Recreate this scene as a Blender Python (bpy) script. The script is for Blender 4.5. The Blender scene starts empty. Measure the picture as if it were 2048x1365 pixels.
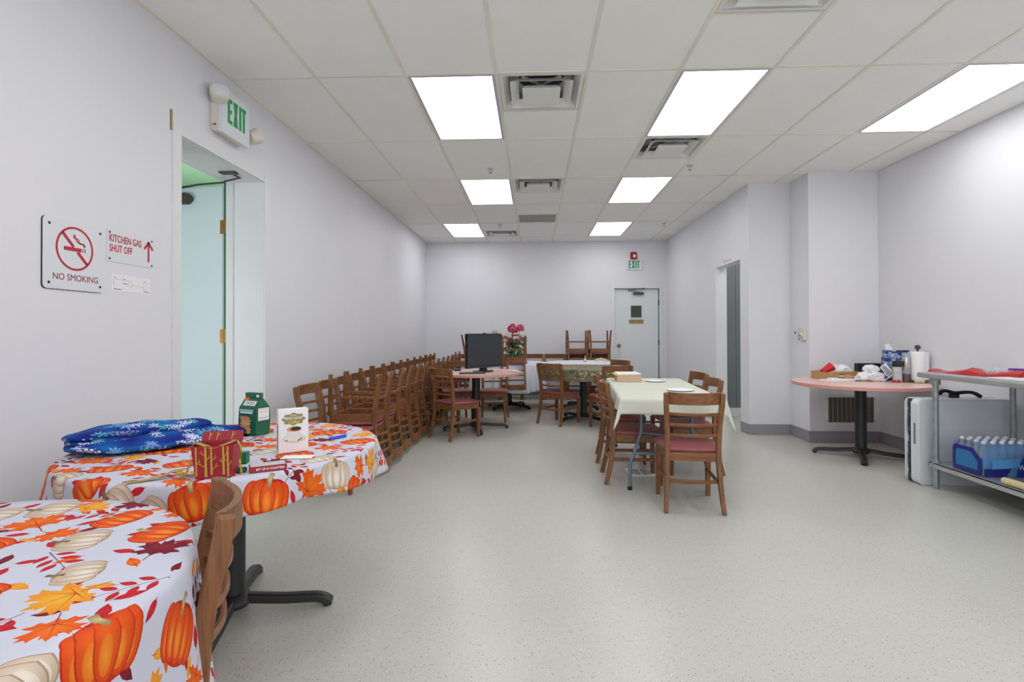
import bpy, bmesh, math, random
import numpy as np
from mathutils import Vector, Matrix, Euler
random.seed(7)
SC = bpy.context.scene
COL = SC.collection
PI = math.pi
# ------------------------------------------------------------------ camera
CAMH = 1.256
F, YAW, PITCH, ROLL, SY = 1068.93, .0405258, .00792982, -.00284262, -25.704
cy, sy = math.cos(YAW), math.sin(YAW)
fw = Vector((-sy, cy, 0)); rt = Vector((cy, sy, 0)); up = Vector((0, 0, 1))
f2 = fw*math.cos(PITCH)+up*math.sin(PITCH); u2 = -fw*math.sin(PITCH)+up*math.cos(PITCH)
r3 = rt*math.cos(ROLL)+u2*math.sin(ROLL); u3 = -rt*math.sin(ROLL)+u2*math.cos(ROLL)
cam_d = bpy.data.cameras.new('camera'); cam = bpy.data.objects.new('camera', cam_d); COL.objects.link(cam)
cm = Matrix.Identity(4)
for i in range(3):
    cm[i][0] = r3[i]; cm[i][1] = u3[i]; cm[i][2] = -f2[i]
cm[2][3] = CAMH
cam.matrix_world = cm
cam_d.sensor_width = 36; cam_d.lens = F/2048*36
cam_d.shift_y = SY/2048
cam_d.clip_start = .03
SC.camera = cam
# ------------------------------------------------------------------ world, exposure
wd = bpy.data.worlds.new('world'); SC.world = wd; wd.use_nodes = True
bg = wd.node_tree.nodes['Background']; bg.inputs[0].default_value = (.90, .94, 1, 1); bg.inputs[1].default_value = 1.75
SC.view_settings.view_transform = 'Standard'; SC.view_settings.look = 'None'
SC.view_settings.exposure = 0.0; SC.view_settings.gamma = 1; SC.view_settings.use_curve_mapping = False
PANEL = 6.8          # strength of the ceiling panels
# daylight and an added upward fill in the room beyond the open door on the left
def area(name, loc, rot, sx, sy_, power, col):
    l = bpy.data.lights.new(name, 'AREA'); l.shape = 'RECTANGLE'; l.size = sx; l.size_y = sy_; l.energy = power; l.color = col
    o = bpy.data.objects.new(name, l); COL.objects.link(o); o.location = loc; o.rotation_euler = rot; return o
area('side_room_daylight', (-3.6, 1.45, 1.3), (PI/2, 0, 0), 1.8, 1.6, 38, (.86, .87, 1))
area('side_room_ceiling_fill', (-3.6, 5.6, 1.9), (PI, 0, 0), 1.2, 1.2, 13, (1, 1, 1))  # added lamp facing up, only to brighten the side room ceiling
# ------------------------------------------------------------------ materials
def lin(c):
    return tuple((x/12.92 if x <= .04045 else ((x+.055)/1.055)**2.4) for x in [v/255 for v in c])
def mat(name, rgb, rough=.5, metal=0, spec=.5, noise=0, nscale=20, emis=None, alpha=None, trans=0, bump=0, coat=0):
    m = bpy.data.materials.new(name); m.use_nodes = True; nt = m.node_tree; b = nt.nodes['Principled BSDF']
    c = lin(rgb)
    b.inputs['Base Color'].default_value = (*c, 1); b.inputs['Roughness'].default_value = rough
    b.inputs['Metallic'].default_value = metal; b.inputs['Specular IOR Level'].default_value = spec
    if coat: b.inputs['Coat Weight'].default_value = coat
    if trans: b.inputs['Transmission Weight'].default_value = trans
    if alpha is not None: b.inputs['Alpha'].default_value = alpha
    if noise or bump:
        tc = nt.nodes.new('ShaderNodeTexCoord'); n = nt.nodes.new('ShaderNodeTexNoise'); n.inputs['Scale'].default_value = nscale
        n.inputs['Detail'].default_value = 4
        nt.links.new(tc.outputs['Object'], n.inputs['Vector'])
        if noise:
            r = nt.nodes.new('ShaderNodeValToRGB')
            r.color_ramp.elements[0].position = .3; r.color_ramp.elements[1].position = .7
            r.color_ramp.elements[0].color = (*[x*(1-noise) for x in c], 1); r.color_ramp.elements[1].color = (*[min(1, x*(1+noise)) for x in c], 1)
            nt.links.new(n.outputs['Fac'], r.inputs['Fac']); nt.links.new(r.outputs['Color'], b.inputs['Base Color'])
        if bump:
            bp = nt.nodes.new('ShaderNodeBump'); bp.inputs['Strength'].default_value = bump; bp.inputs['Distance'].default_value = .01
            nt.links.new(n.outputs['Fac'], bp.inputs['Height']); nt.links.new(bp.outputs['Normal'], b.inputs['Normal'])
    if emis:
        b.inputs['Emission Color'].default_value = (*lin(emis[0]), 1); b.inputs['Emission Strength'].default_value = emis[1]
    return m
def wood(name, dark, light, rough=.38, sc=(30, 30, 3)):
    m = bpy.data.materials.new(name); m.use_nodes = True; nt = m.node_tree; b = nt.nodes['Principled BSDF']
    tc = nt.nodes.new('ShaderNodeTexCoord'); mp = nt.nodes.new('ShaderNodeMapping'); mp.inputs['Scale'].default_value = sc
    n = nt.nodes.new('ShaderNodeTexNoise'); n.inputs['Scale'].default_value = 2.2; n.inputs['Detail'].default_value = 6; n.inputs['Distortion'].default_value = .6
    r = nt.nodes.new('ShaderNodeValToRGB'); r.color_ramp.elements[0].position = .28; r.color_ramp.elements[1].position = .72
    r.color_ramp.elements[0].color = (*lin(dark), 1); r.color_ramp.elements[1].color = (*lin(light), 1)
    nt.links.new(tc.outputs['Object'], mp.inputs['Vector']); nt.links.new(mp.outputs[0], n.inputs['Vector'])
    nt.links.new(n.outputs['Fac'], r.inputs['Fac']); nt.links.new(r.outputs[0], b.inputs['Base Color'])
    b.inputs['Roughness'].default_value = rough
    return m
M = {}
M['wall'] = mat('wall_paint', (229, 229, 233), .55, noise=.012, nscale=1.5)
M['ceil'] = mat('ceiling_tile', (247, 247, 243), .9, noise=.012, nscale=3, bump=.05)
M['tbar'] = mat('ceiling_grid', (236, 231, 217), .6, noise=.09, nscale=1.3)
M['plenum'] = mat('plenum_dark', (70, 72, 70), .8)
M['base'] = mat('grey_vinyl_base', (150, 148, 156), .5, noise=.03)
M['wood'] = wood('chair_wood', (104, 65, 36), (148, 97, 57))
M['wood_d'] = wood('chair_wood_crosswise', (104, 65, 36), (148, 97, 57), .38, (3, 26, 26))
M['vinyl'] = mat('mauve_vinyl', (150, 82, 84), .42, noise=.05, nscale=8)
M['pink'] = wood('pink_laminate', (232, 190, 178), (240, 200, 190), .3, (2, 14, 2))
M['pinkedge'] = mat('pink_edge', (216, 158, 146), .4)
M['black'] = mat('black_iron', (38, 39, 42), .42, noise=.08)
M['steel'] = mat('brushed_steel', (196, 197, 198), .36, metal=.6, noise=.06, nscale=6)
M['galv'] = mat('galvanised_steel', (158, 166, 166), .45, metal=.5, noise=.15, nscale=30)
M['white'] = mat('white_paint', (232, 232, 228), .45)
M['frame'] = mat('white_frame_paint', (230, 230, 230), .4, noise=.015, nscale=4)
M['plastic'] = mat('white_plastic', (225, 228, 232), .4)
M['ivory'] = mat('ivory_plastic', (226, 220, 208), .45)
M['door'] = mat('door_paint', (226, 230, 232), .45, noise=.015, nscale=3)
M['sdoor'] = mat('side_door_paint', (222, 232, 236), .5, noise=.01, nscale=2)
M['green'] = mat('green_room_paint', (170, 212, 178), .7)
M['dgreen'] = mat('green_gap_strip', (62, 112, 76), .5)
M['brass'] = mat('worn_brass', (158, 112, 58), .4, metal=.6, noise=.2, nscale=60)
M['bronze'] = mat('bronze_closer', (84, 78, 70), .45, metal=.4)
M['red'] = mat('sign_red', (190, 36, 52), .45)
M['maroon'] = mat('sign_maroon', (150, 34, 50), .45)
M['egreen'] = mat('exit_green', (20, 160, 84), .5)
M['dk'] = mat('near_black', (26, 26, 28), .5)
M['scr'] = mat('screen_black', (58, 61, 66), .25)
M['lgrey'] = mat('light_grey', (196, 198, 200), .4)
M['mgrey'] = mat('mid_grey', (128, 132, 134), .5)
M['gdoor'] = mat('grey_metal_door', (122, 128, 128), .4, metal=.3, noise=.06, nscale=2)
M['card'] = mat('cardboard', (184, 142, 96), .8, noise=.05)
M['kraft'] = mat('tan_box', (206, 178, 150), .7)
M['paper'] = mat('white_paper', (238, 238, 240), .7)
M['cloth_w'] = mat('white_tablecloth', (228, 232, 240), .8, bump=.03, nscale=60)
M['cloth_y'] = mat('pale_yellow_tablecloth', (212, 214, 198), .8, noise=.015)
M['legblue'] = mat('blue_grey_steel', (108, 124, 138), .4, metal=.3)
M['alred'] = mat('alarm_red', (164, 24, 38), .35)
M['gold'] = mat('gold_ribbon', (188, 164, 62), .35, metal=.4)
M['goldp'] = mat('gold_print', (202, 166, 76), .45, metal=.2)
M['bxred'] = mat('gift_red', (164, 28, 44), .45, noise=.05)
M['bagg'] = mat('bag_green', (24, 98, 68), .35, noise=.08, nscale=25)
M['cook'] = mat('cookie_tan', (214, 158, 88), .6, noise=.12, nscale=90)
M['orange'] = mat('orange_sticker', (232, 120, 50), .5)
M['olive'] = mat('badge_olive', (148, 138, 88), .5)
M['coffee'] = mat('coffee_dark', (48, 40, 36), .3)
M['yellow'] = mat('yellow_print', (238, 214, 60), .6)
M['blue'] = mat('blue_plastic', (44, 84, 214), .35)
M['navy'] = mat('navy_blue', (30, 34, 130), .35)
M['clearblue'] = mat('clear_blue_film', (120, 176, 232), .1, alpha=.38)
M['clear'] = mat('clear_plastic', (215, 225, 232), .08, alpha=.35)
M['purple'] = mat('purple_packet', (110, 60, 170), .3)
M['pinkp'] = mat('pink_packet', (226, 110, 190), .3)
M['redbag'] = mat('red_packet', (176, 32, 36), .25, noise=.1, nscale=20)
M['cream'] = mat('cream_roll', (222, 206, 160), .7, noise=.05)
M['leaf'] = mat('leaf_green', (70, 110, 54), .5, noise=.25, nscale=40)
M['rose'] = mat('rose_pink', (214, 92, 122), .6, noise=.25, nscale=50)
M['rosed'] = mat('rose_red', (206, 30, 62), .6, noise=.25, nscale=50)
M['bloomw'] = mat('bloom_white', (232, 216, 214), .6)
M['knobwood'] = mat('dark_wood_knob', (92, 56, 38), .35)
M['cupred'] = mat('cup_red', (216, 24, 42), .3)
M['glassd'] = mat('wired_glass', (70, 72, 66), .15)
M['stain'] = mat('bare_wood', (176, 142, 96), .7)
M['jarbot'] = mat('brown_grind', (104, 84, 70), .5)
M['dirtyred'] = mat('red_fruit', (190, 30, 36), .3)
M['lace'] = None
# ------------------------------------------------------------------ mesh helpers
def tag(o, label=None, cat=None, group=None, kind=None):
    if label: o['label'] = label
    if cat: o['category'] = cat
    if group: o['group'] = group
    if kind: o['kind'] = kind
    return o
def thing(name, label, cat, loc=(0, 0, 0), rz=0, group=None):
    o = bpy.data.objects.new(name, None); COL.objects.link(o); o.empty_display_size = .1
    o.location = loc; o.rotation_euler = (0, 0, rz)
    return tag(o, label, cat, group)
class MB:
    def __init__(s): s.bm = bmesh.new()
    def _add(s, vs, fs):
        bv = [s.bm.verts.new(v) for v in vs]
        for f in fs:
            try: s.bm.faces.new([bv[i] for i in f])
            except ValueError: pass
        return bv
    def box(s, x0, x1, y0, y1, z0, z1, T=None):
        vs = [Vector(v) for v in ((x0,y0,z0),(x1,y0,z0),(x1,y1,z0),(x0,y1,z0),(x0,y0,z1),(x1,y0,z1),(x1,y1,z1),(x0,y1,z1))]
        if T: vs = [T @ v for v in vs]
        s._add(vs, [(0,3,2,1),(4,5,6,7),(0,1,5,4),(1,2,6,5),(2,3,7,6),(3,0,4,7)]); return s
    def prism(s, pts, z0, z1, T=None, top=None):
        n = len(pts); tp = top or pts
        vs = [Vector((p[0], p[1], z0)) for p in pts]+[Vector((p[0], p[1], z1)) for p in tp]
        if T: vs = [T @ v for v in vs]
        s._add(vs, [tuple(reversed(range(n))), tuple(range(n, 2*n))]+[(i, (i+1) % n, n+(i+1) % n, n+i) for i in range(n)]); return s
    def rings(s, rings, closed=True, cap=True):
        n = len(rings[0]); vs = [Vector(p) for r in rings for p in r]; fs = []
        for k in range(len(rings)-1):
            for i in range(n if closed else n-1):
                j = (i+1) % n; fs.append((k*n+i, k*n+j, (k+1)*n+j, (k+1)*n+i))
        if cap: fs.append(tuple(reversed(range(n)))); fs.append(tuple((len(rings)-1)*n+i for i in range(n)))
        s._add(vs, fs); return s
    def lathe(s, prof, n=24, c=(0, 0, 0), T=None):
        rg = []
        for r, z in prof:
            r = max(r, .0004)
            ring = [Vector((c[0]+r*math.cos(2*PI*i/n), c[1]+r*math.sin(2*PI*i/n), c[2]+z)) for i in range(n)]
            if T: ring = [T @ v for v in ring]
            rg.append(ring)
        return s.rings(rg)
    def sweep(s, path, prof, upv=(0, 0, 1), scales=None):
        # prof: list of (a,b) in local side / up axes, carried along path
        P = [Vector(p) for p in path]; rg = []
        for i, p in enumerate(P):
            t = (P[min(i+1, len(P)-1)]-P[max(i-1, 0)]).normalized()
            side = t.cross(Vector(upv)).normalized(); u = side.cross(t).normalized()
            k = scales[i] if scales else 1
            rg.append([p+side*a*k+u*b*k for a, b in prof])
        return s.rings(rg)
    def tube(s, path, r, n=10, upv=(0, 0, 1)):
        return s.sweep(path, [(r*math.cos(2*PI*i/n), r*math.sin(2*PI*i/n)) for i in range(n)], upv)
    def ball(s, c, r, n=12, sc=(1, 1, 1)):
        rg = []
        for k in range(n//2+1):
            a = -PI/2+PI*k/(n//2); rr = max(math.cos(a), .01)
            rg.append([Vector((c[0]+r*sc[0]*rr*math.cos(2*PI*i/n), c[1]+r*sc[1]*rr*math.sin(2*PI*i/n), c[2]+r*sc[2]*math.sin(a))) for i in range(n)])
        return s.rings(rg)
    def build(s, name, m, parent=None, smooth=False, bevel=0, loc=None, seg=2):
        bmesh.ops.recalc_face_normals(s.bm, faces=s.bm.faces)
        if bevel:
            es = [e for e in s.bm.edges if len(e.link_faces) == 2 and e.calc_face_angle(0) > .5]
            bmesh.ops.bevel(s.bm, geom=es, offset=bevel, segments=seg, affect='EDGES', clamp_overlap=True)
        me = bpy.data.meshes.new(name); s.bm.to_mesh(me); s.bm.free()
        if smooth:
            me.polygons.foreach_set('use_smooth', [True]*len(me.polygons))
            try: me.set_sharp_from_angle(angle=.7)
            except Exception: pass
        me.materials.append(m)
        o = bpy.data.objects.new(name, me); COL.objects.link(o)
        if parent: o.parent = parent
        if loc: o.location = loc
        return o
def rect(a, b): return [(-a/2, -b/2), (a/2, -b/2), (a/2, b/2), (-a/2, b/2)]
def rrect(w, h, r, n=5):
    pts = []
    for cx_, cy_, a0 in ((w/2-r, -h/2+r, -PI/2), (w/2-r, h/2-r, 0), (-w/2+r, h/2-r, PI/2), (-w/2+r, -h/2+r, PI)):
        for i in range(n+1): a = a0+PI/2*i/n; pts.append((cx_+r*math.cos(a), cy_+r*math.sin(a)))
    return pts
def ell(cx_, cy_, a, b, n=24, rot=0):
    return [(cx_+a*math.cos(t)*math.cos(rot)-b*math.sin(t)*math.sin(rot), cy_+a*math.cos(t)*math.sin(rot)+b*math.sin(t)*math.cos(rot)) for t in [2*PI*i/n for i in range(n)]]
def spline(pts, n=6):
    P = [Vector(p) for p in pts]; out = []
    for i in range(len(P)-1):
        p0 = P[max(i-1, 0)]; p1 = P[i]; p2 = P[i+1]; p3 = P[min(i+2, len(P)-1)]
        for k in range(n):
            t = k/n
            out.append(.5*((2*p1)+(p2-p0)*t+(2*p0-5*p1+4*p2-p3)*t*t+(3*p1-p0-3*p2+p3)*t**3))
    out.append(P[-1]); return out
def frame(o, x, y):
    x = Vector(x).normalized(); y = Vector(y).normalized(); z = x.cross(y)
    m = Matrix.Identity(4)
    for i in range(3): m[i][0] = x[i]; m[i][1] = y[i]; m[i][2] = z[i]; m[i][3] = o[i]
    return m
def text(name, body, m, parent, fr, x, y, w, h=None, depth=.0006, bold=0, align='CENTER', lift=.0005, shear=0):
    cu = bpy.data.curves.new(name, 'FONT'); cu.body = body; cu.extrude = .02; cu.offset = bold; cu.align_x = 'LEFT'; cu.resolution_u = 3; cu.shear = shear
    tmp = bpy.data.objects.new('tmp', cu); COL.objects.link(tmp)
    dg = bpy.context.evaluated_depsgraph_get(); me = bpy.data.meshes.new_from_object(tmp.evaluated_get(dg))
    bpy.data.objects.remove(tmp)
    co = np.empty(len(me.vertices)*3); me.vertices.foreach_get('co', co); co = co.reshape(-1, 3)
    mn, mx = co.min(0), co.max(0); sx = w/(mx[0]-mn[0]); sz = (h/(mx[1]-mn[1])) if h else sx
    co[:, 0] = (co[:, 0]-(mn[0]+mx[0])/2 if align == 'CENTER' else co[:, 0]-mn[0])*sx+x
    co[:, 1] = (co[:, 1]-mn[1])*sz+y
    co[:, 2] = (co[:, 2]-mn[2])/(mx[2]-mn[2])*depth+lift
    co = co @ np.array(fr.to_3x3()).T + np.array(fr.translation)
    me.vertices.foreach_set('co', co.ravel()); me.update(); me.materials.clear(); me.materials.append(m)
    o = bpy.data.objects.new(name, me); COL.objects.link(o); o.parent = parent; return o
def copy_tree(o, parent=None):
    c = o.copy(); COL.objects.link(c); c.parent = parent
    for ch in kids.get(o.name, []): copy_tree(ch, c)
    return c
kids = {}
def register(o):
    kids[o.name] = [x for x in bpy.data.objects if x.parent == o]
    for c in kids[o.name]: register(c)
# ------------------------------------------------------------------ the room
XL, XR, XC, XS, YB, YF, CE = -2.165, 3.90, 2.63, 3.13, 10.71, -2.3, 3.071
YC, YG = 6.65, 6.21
def struct(o): return tag(o, kind='structure')
# floor
def floor_mat():
    m = bpy.data.materials.new('speckled_epoxy_floor'); m.use_nodes = True; nt = m.node_tree; b = nt.nodes['Principled BSDF']; N = nt.nodes.new; L = nt.links.new
    tc = N('ShaderNodeTexCoord'); n = N('ShaderNodeTexNoise'); n.inputs['Scale'].default_value = .9; n.inputs['Detail'].default_value = 4
    r = N('ShaderNodeValToRGB'); r.color_ramp.elements[0].position = .3; r.color_ramp.elements[1].position = .7
    r.color_ramp.elements[0].color = (*lin((191, 190, 181)), 1); r.color_ramp.elements[1].color = (*lin((199, 198, 189)), 1)
    L(tc.outputs['Object'], n.inputs['Vector']); L(n.outputs['Fac'], r.inputs['Fac'])
    prev = r.outputs[0]
    for sc, th, col, seed in ((105, .15, (128, 122, 112), 0), (150, .15, (168, 164, 152), 31), (130, .13, (228, 228, 222), 57), (60, .07, (62, 56, 50), 11)):
        v = N('ShaderNodeTexVoronoi'); v.inputs['Scale'].default_value = sc
        mp = N('ShaderNodeMapping'); mp.inputs['Location'].default_value = (seed, seed*.7, 0); L(tc.outputs['Object'], mp.inputs[0]); L(mp.outputs[0], v.inputs['Vector'])
        sp = N('ShaderNodeSeparateColor'); L(v.outputs['Color'], sp.inputs[0])
        th2 = N('ShaderNodeMath'); th2.operation = 'MULTIPLY'; L(sp.outputs[0], th2.inputs[0]); th2.inputs[1].default_value = th*2
        lt = N('ShaderNodeMath'); lt.operation = 'LESS_THAN'; L(v.outputs['Distance'], lt.inputs[0]); L(th2.outputs[0], lt.inputs[1])
        gate = N('ShaderNodeMath'); gate.operation = 'GREATER_THAN'; L(sp.outputs[1], gate.inputs[0]); gate.inputs[1].default_value = .45
        mu = N('ShaderNodeMath'); mu.operation = 'MULTIPLY'; L(lt.outputs[0], mu.inputs[0]); L(gate.outputs[0], mu.inputs[1])
        mx = N('ShaderNodeMix'); mx.data_type = 'RGBA'; L(mu.outputs[0], mx.inputs[0]); L(prev, mx.inputs[6]); mx.inputs[7].default_value = (*lin(col), 1)
        prev = mx.outputs[2]
    L(prev, b.inputs['Base Color'])
    b.inputs['Roughness'].default_value = .3; b.inputs['Specular IOR Level'].default_value = .4
    return m
struct(MB().box(XL-3.6, XR+.3, YF, YB+.3, -.1, 0).build('floor', floor_mat()))
# ceiling tiles, skipping the cells of lights and vents
CX = [-2.8177+.64008*k for k in range(0, 12)]
CY = [3.7236+1.28016*j for j in range(-5, 7)]      # index j+5
lights = [(3, 0), (6, 0), (9, 0), (3, 2), (6, 2), (2, 4), (6, 4), (3, -2), (6, -2), (9, -2), (3, -4), (6, -4), (9, -4)]
vents = [(4, 0, 0), (6, -1, 0), (6, 1, 0), (4, 2, 0), (3, 4, 1), (4, 3, 2)]   # col,row,half (2 = flat return grille)
skip = set(lights)
vcell = {(c, r): h for c, r, h in vents}
mb = MB()
def clipx(a, b, lo, hi): return max(a, lo), min(b, hi)
for c in range(0, 11):
    for j in range(-5, 6):
        if (c, j) in skip: continue
        x0, x1 = clipx(CX[c], CX[c+1], XL, XR); y0, y1 = clipx(3.7236+1.28016*j, 3.7236+1.28016*(j+1), YF, YB)
        if x1-x0 < .01 or y1-y0 < .01: continue
        g = .006
        if (c, j) in vcell:
            h = vcell[(c, j)]; ym = (3.7236+1.28016*j)+.64
            if h == 0: y0 = ym
            else: y1 = ym
            g = .004
        mb.box(x0+g, x1-g, y0+g, y1-g, CE+.004, CE+.02)
mb.box(XL-.1, XR+.1, YF, YB, CE+.25, CE+.3)
struct(mb.build('ceiling', M['ceil']))
mb = MB()
for c in range(1, 11):
    if XL < CX[c] < XR: mb.box(CX[c]-.012, CX[c]+.012, YF, YB, CE-.001, CE+.018)
for j in range(-4, 6):
    y = 3.7236+1.28016*j
    mb.box(XL, XR, y-.011, y+.011, CE-.0005, CE+.017)
for c, j, h in vents:
    y = 3.7236+1.28016*j+.64; mb.box(CX[c]+.012, CX[c+1]-.012, y-.009, y+.009, CE, CE+.016)
mb.box(XL, XL+.02, YF, YB, CE-.002, CE+.016)
mb.box(XL, XC, YB-.02, YB, CE-.002, CE+.016)
struct(mb.build('trim_1', M['tbar']))
# walls
DY0, DY1, DZ = 3.185, 4.206, 2.472
mb = MB(); WT = .30
mb.box(XL-WT, XL, YF, DY0, 0, CE+.25); mb.box(XL-WT, XL, DY1, YB, 0, CE+.25); mb.box(XL-WT, XL, DY0, DY1, DZ, CE+.25)
struct(mb.build('wall_left', M['wall']))
mb = MB()   # back wall with the door opening
BX0, BX1, BZ = 1.605, 2.50, 2.125
mb.box(XL, BX0, YB, YB+.15, 0, CE+.25); mb.box(BX1, XC+.3, YB, YB+.15, 0, CE+.25); mb.box(BX0, BX1, YB, YB+.15, BZ, CE+.25)
struct(mb.build('wall_back', M['wall']))
OY0, OY1, OZ = 6.90, 7.82, 2.185
mb = MB()
mb.box(XC, XC+.15, YC, OY0, 0, CE+.25); mb.box(XC, XC+.15, OY1, YB, 0, CE+.25); mb.box(XC, XC+.15, OY0, OY1, OZ, CE+.25)
mb.box(XC+.15, XS+.12, YC, YC+.12, 0, CE+.25)
mb.box(XS, XS+.12, YG, YC, 0, CE+.25)
mb.box(XS+.12, XR+.15, YG, YG+.12, 0, CE+.25)
mb.box(XR, XR+.15, YF, YG, 0, CE+.25)
struct(mb.build('wall_right', M['wall']))
# wall behind the camera; its unseen wide window is put in for fill light
mb = MB(); mb.box(XL-.3, XR+.15, YF-.15, YF, 0, .35); mb.box(XL-.3, XR+.15, YF-.15, YF, 2.8, CE+.3); mb.box(XL-.3, XL+.15, YF-.15, YF, .35, 2.8); mb.box(XR-.15, XR+.15, YF-.15, YF, .35, 2.8)
struct(mb.build('wall_front', M['wall']))
mb = MB()
for x in (XL+.15, -.2, 1.75, XR-.21): mb.box(x, x+.06, YF-.11, YF-.04, .35, 2.8)
for z in (.35, 2.74): mb.box(XL+.15, XR-.15, YF-.11, YF-.04, z, z+.06)
struct(mb.build('fill_window_1', M['mgrey']))
# passage behind the right-hand opening
mb = MB()
mb.box(XC+.15, 4.1, 8.42, 8.5, 0, 2.75); mb.box(4.0, 4.1, YC+.12, 8.42, 0, 2.75); mb.box(XC+.15, 4.1, YC+.12, 8.5, 2.7, 2.76)

struct(mb.build('wall_passage', M['wall']))
struct(MB().box(XC+.15, 4.0, 8.10, 8.42, 0, .115).build('trim_2', M['white']))
t = thing('metal_door', 'tall grey metal double door seen through the opening in the right wall', 'door', (3.3, 8.2, .115))
MB().box(-.47, -.262, -.03, .03, 0, 2.32).build('door_leaf', M['gdoor'], t)
MB().box(-.258, .05, -.03, .03, 0, 2.32).build('door_leaf', M['gdoor'], t)
MB().box(-.262, -.258, -.02, .02, 0, 2.32).build('seam', M['dk'], t)
area('passage_light', (3.3, 7.4, 2.66), (0, 0, 0), .5, .9, 6, (1, 1, 1))
# side room beyond the left door
mb = MB()
mb.box(-5.8, -5.7, 1.2, 7, 0, 3.1); mb.box(-5.7, XL-WT, 6.9, 7, 0, 3.1); mb.box(-5.7, XL-WT, 1.2, 1.3, 0, 3.1); mb.box(-5.8, XL-WT, 1.2, 7, 3.1, 3.15)
mb.box(XL-WT-.03, XL-WT, 1.3, DY0-.06, 0, 3.1); mb.box(XL-WT-.03, XL-WT, DY1+.06, 7, 0, 3.1); mb.box(XL-WT-.03, XL-WT, DY0-.06, DY1+.06, DZ+.06, 3.1)
struct(mb.build('wall_side_room', M['green']))
# baseboards
bh = .125
for nm, a in (('baseboard_column', [(XC-.006, XC+.1, YC-.012, YC, 0), ]),):
    mb = MB()
    mb.box(XC-.012, XS, YC-.012, YC, 0, bh); mb.box(XS-.012, XS, YG-.012, YC, 0, bh); mb.box(XS, XR, YG-.012, YG, 0, bh)
    mb.box(XC-.012, XC, YC, OY0, 0, bh)
    struct(mb.build(nm, M['base'], bevel=.004))
struct(MB().box(XR-.012, XR, YF, YG-.012, 0, bh).build('baseboard_right', M['base'], bevel=.004))
struct(MB().box(XC-.012, XC, OY1+.02, YB, 0, bh).build('baseboard_far_right', M['base'], bevel=.004))
mb = MB(); mb.box(XL, XL+.012, YF, DY0-.08, 0, bh); mb.box(XL, XL+.012, DY1+.08, YB, 0, bh)
struct(mb.build('baseboard_left', M['base'], bevel=.004))
mb = MB(); mb.box(XL, BX0-.06, YB-.012, YB, 0, bh); mb.box(BX1+.06, XC, YB-.012, YB, 0, bh)
struct(mb.build('baseboard_back', M['base'], bevel=.004))
# left door frame and open leaf
mb = MB()
fx = XL+.012
mb.box(XL, fx, DY0-.075, DY0, 0, DZ+.05); mb.box(XL, fx, DY1, DY1+.065, 0, DZ+.05); mb.box(XL, fx, DY0, DY1, DZ, DZ+.02)
mb.box(XL-WT+.05, XL, DY1-.004, DY1+.02, 0, DZ); mb.box(XL-WT-.02, XL, DY0-.02, DY0+.004, 0, DZ); mb.box(XL-WT-.02, XL, DY0, DY1, DZ-.004, DZ+.02)
mb.box(XL-WT+.0, XL-WT+.055, DY1-.02, DY1+.01, 0, DZ-.004)
struct(mb.build('trim_3', M['frame']))
tag(MB().box(XL, XL+.004, DY0-.09, DY0-.07, 2.475, 2.60).build('bare_wood_strip', M['stain'], bevel=.003), 'short strip of bare tan wood on the left wall above the door frame corner', 'trim')
dr = struct(bpy.data.objects.new('door_1', None)); COL.objects.link(dr); dr.location = (-2.50, 4.22, 0)
MB().box(-.96, -.008, -.002, .042, .012, 2.448).build('door_leaf', M['sdoor'], dr, bevel=.002)
tag(MB().box(-.012, -.002, .0, .044, .012, 2.448).build('leaf_edge', M['ivory'], dr), 'cream door edge')
for z in (2.115, 1.232, .30):
    h = MB(); h.tube([(.012, -.012, z-.055), (.012, -.012, z+.055)], .007, 8, (0, 1, 0))
    h.box(-.03, .012, -.006, -.003, z-.055, z+.055); h.box(.012, .052, -.018, -.014, z-.055, z+.055)
    tag(h.build('hinge', M['brass'], dr), 'worn brass hinge')
cl = MB(); cl.prism([(-.52, 0), (-.28, 0), (-.25, .035), (-.25, .05), (-.28, .085), (-.52, .085)], -.06, -.002, Matrix.Translation((0, 0, 2.30)) @ Matrix.Rotation(PI/2, 4, 'X') @ Matrix.Scale(-1, 4, (0, 0, 1)))
cl = cl.build('closer', M['bronze'], dr, bevel=.004)
ar = MB(); ar.box(-.42, -.40, -.06, -.02, 2.38, 2.42)
ar.sweep([(-.41, -.045, 2.415), (-.13, -.13, 2.425), (.10, -.16, 2.432)], rect(.022, .010)); ar.sweep([(.225, -.30, 2.462), (.24, -.2, 2.452), (.10, -.16, 2.440)], rect(.022, .008)); 
ar.box(.15, .27, -.33, -.27, 2.455, 2.468)
ar.build('closer_arm', M['bronze'], cl, bevel=.002)
# dark green strip added in the leaf gap, standing in for the wall beyond
struct(MB().box(XL-WT-.03, XL-WT+.0, DY1+.005, DY1+.012, 0, DZ).build('trim_4', M['dgreen']))
# back door
dr = struct(bpy.data.objects.new('door_2', None)); COL.objects.link(dr); dr.location = (0, YB, 0)
MB().box(BX0+.012, BX1-.02, .045, .09, .01, BZ-.014).build('door_leaf', M['door'], dr)
MB().box(BX0, BX1, .092, .12, 0, BZ).build('door_gap', M['dk'], dr)
w = MB(); w.box(1.92, 2.165, .034, .045, 1.53, 1.80); w = w.build('vision_frame', M['white'], dr, bevel=.003)
MB().box(1.938, 2.147, .028, .036, 1.548, 1.782).build('pane', M['glassd'], w)
p = MB().box(1.898, 2.190, .034, .045, 1.425, 1.505).build('name_plate', mat('brass_plate', (172, 148, 92), .4, metal=.3), dr)
s_ = MB()
for i, (a, wd_) in enumerate(((0, .012), (1, .014), (2, .016), (3, .012), (5, .008), (6, .014), (7, .014), (8, .014), (9, .012))):
    s_.box(1.918+a*.026, 1.918+a*.026+wd_, .0325, .034, 1.452, 1.482)
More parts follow.
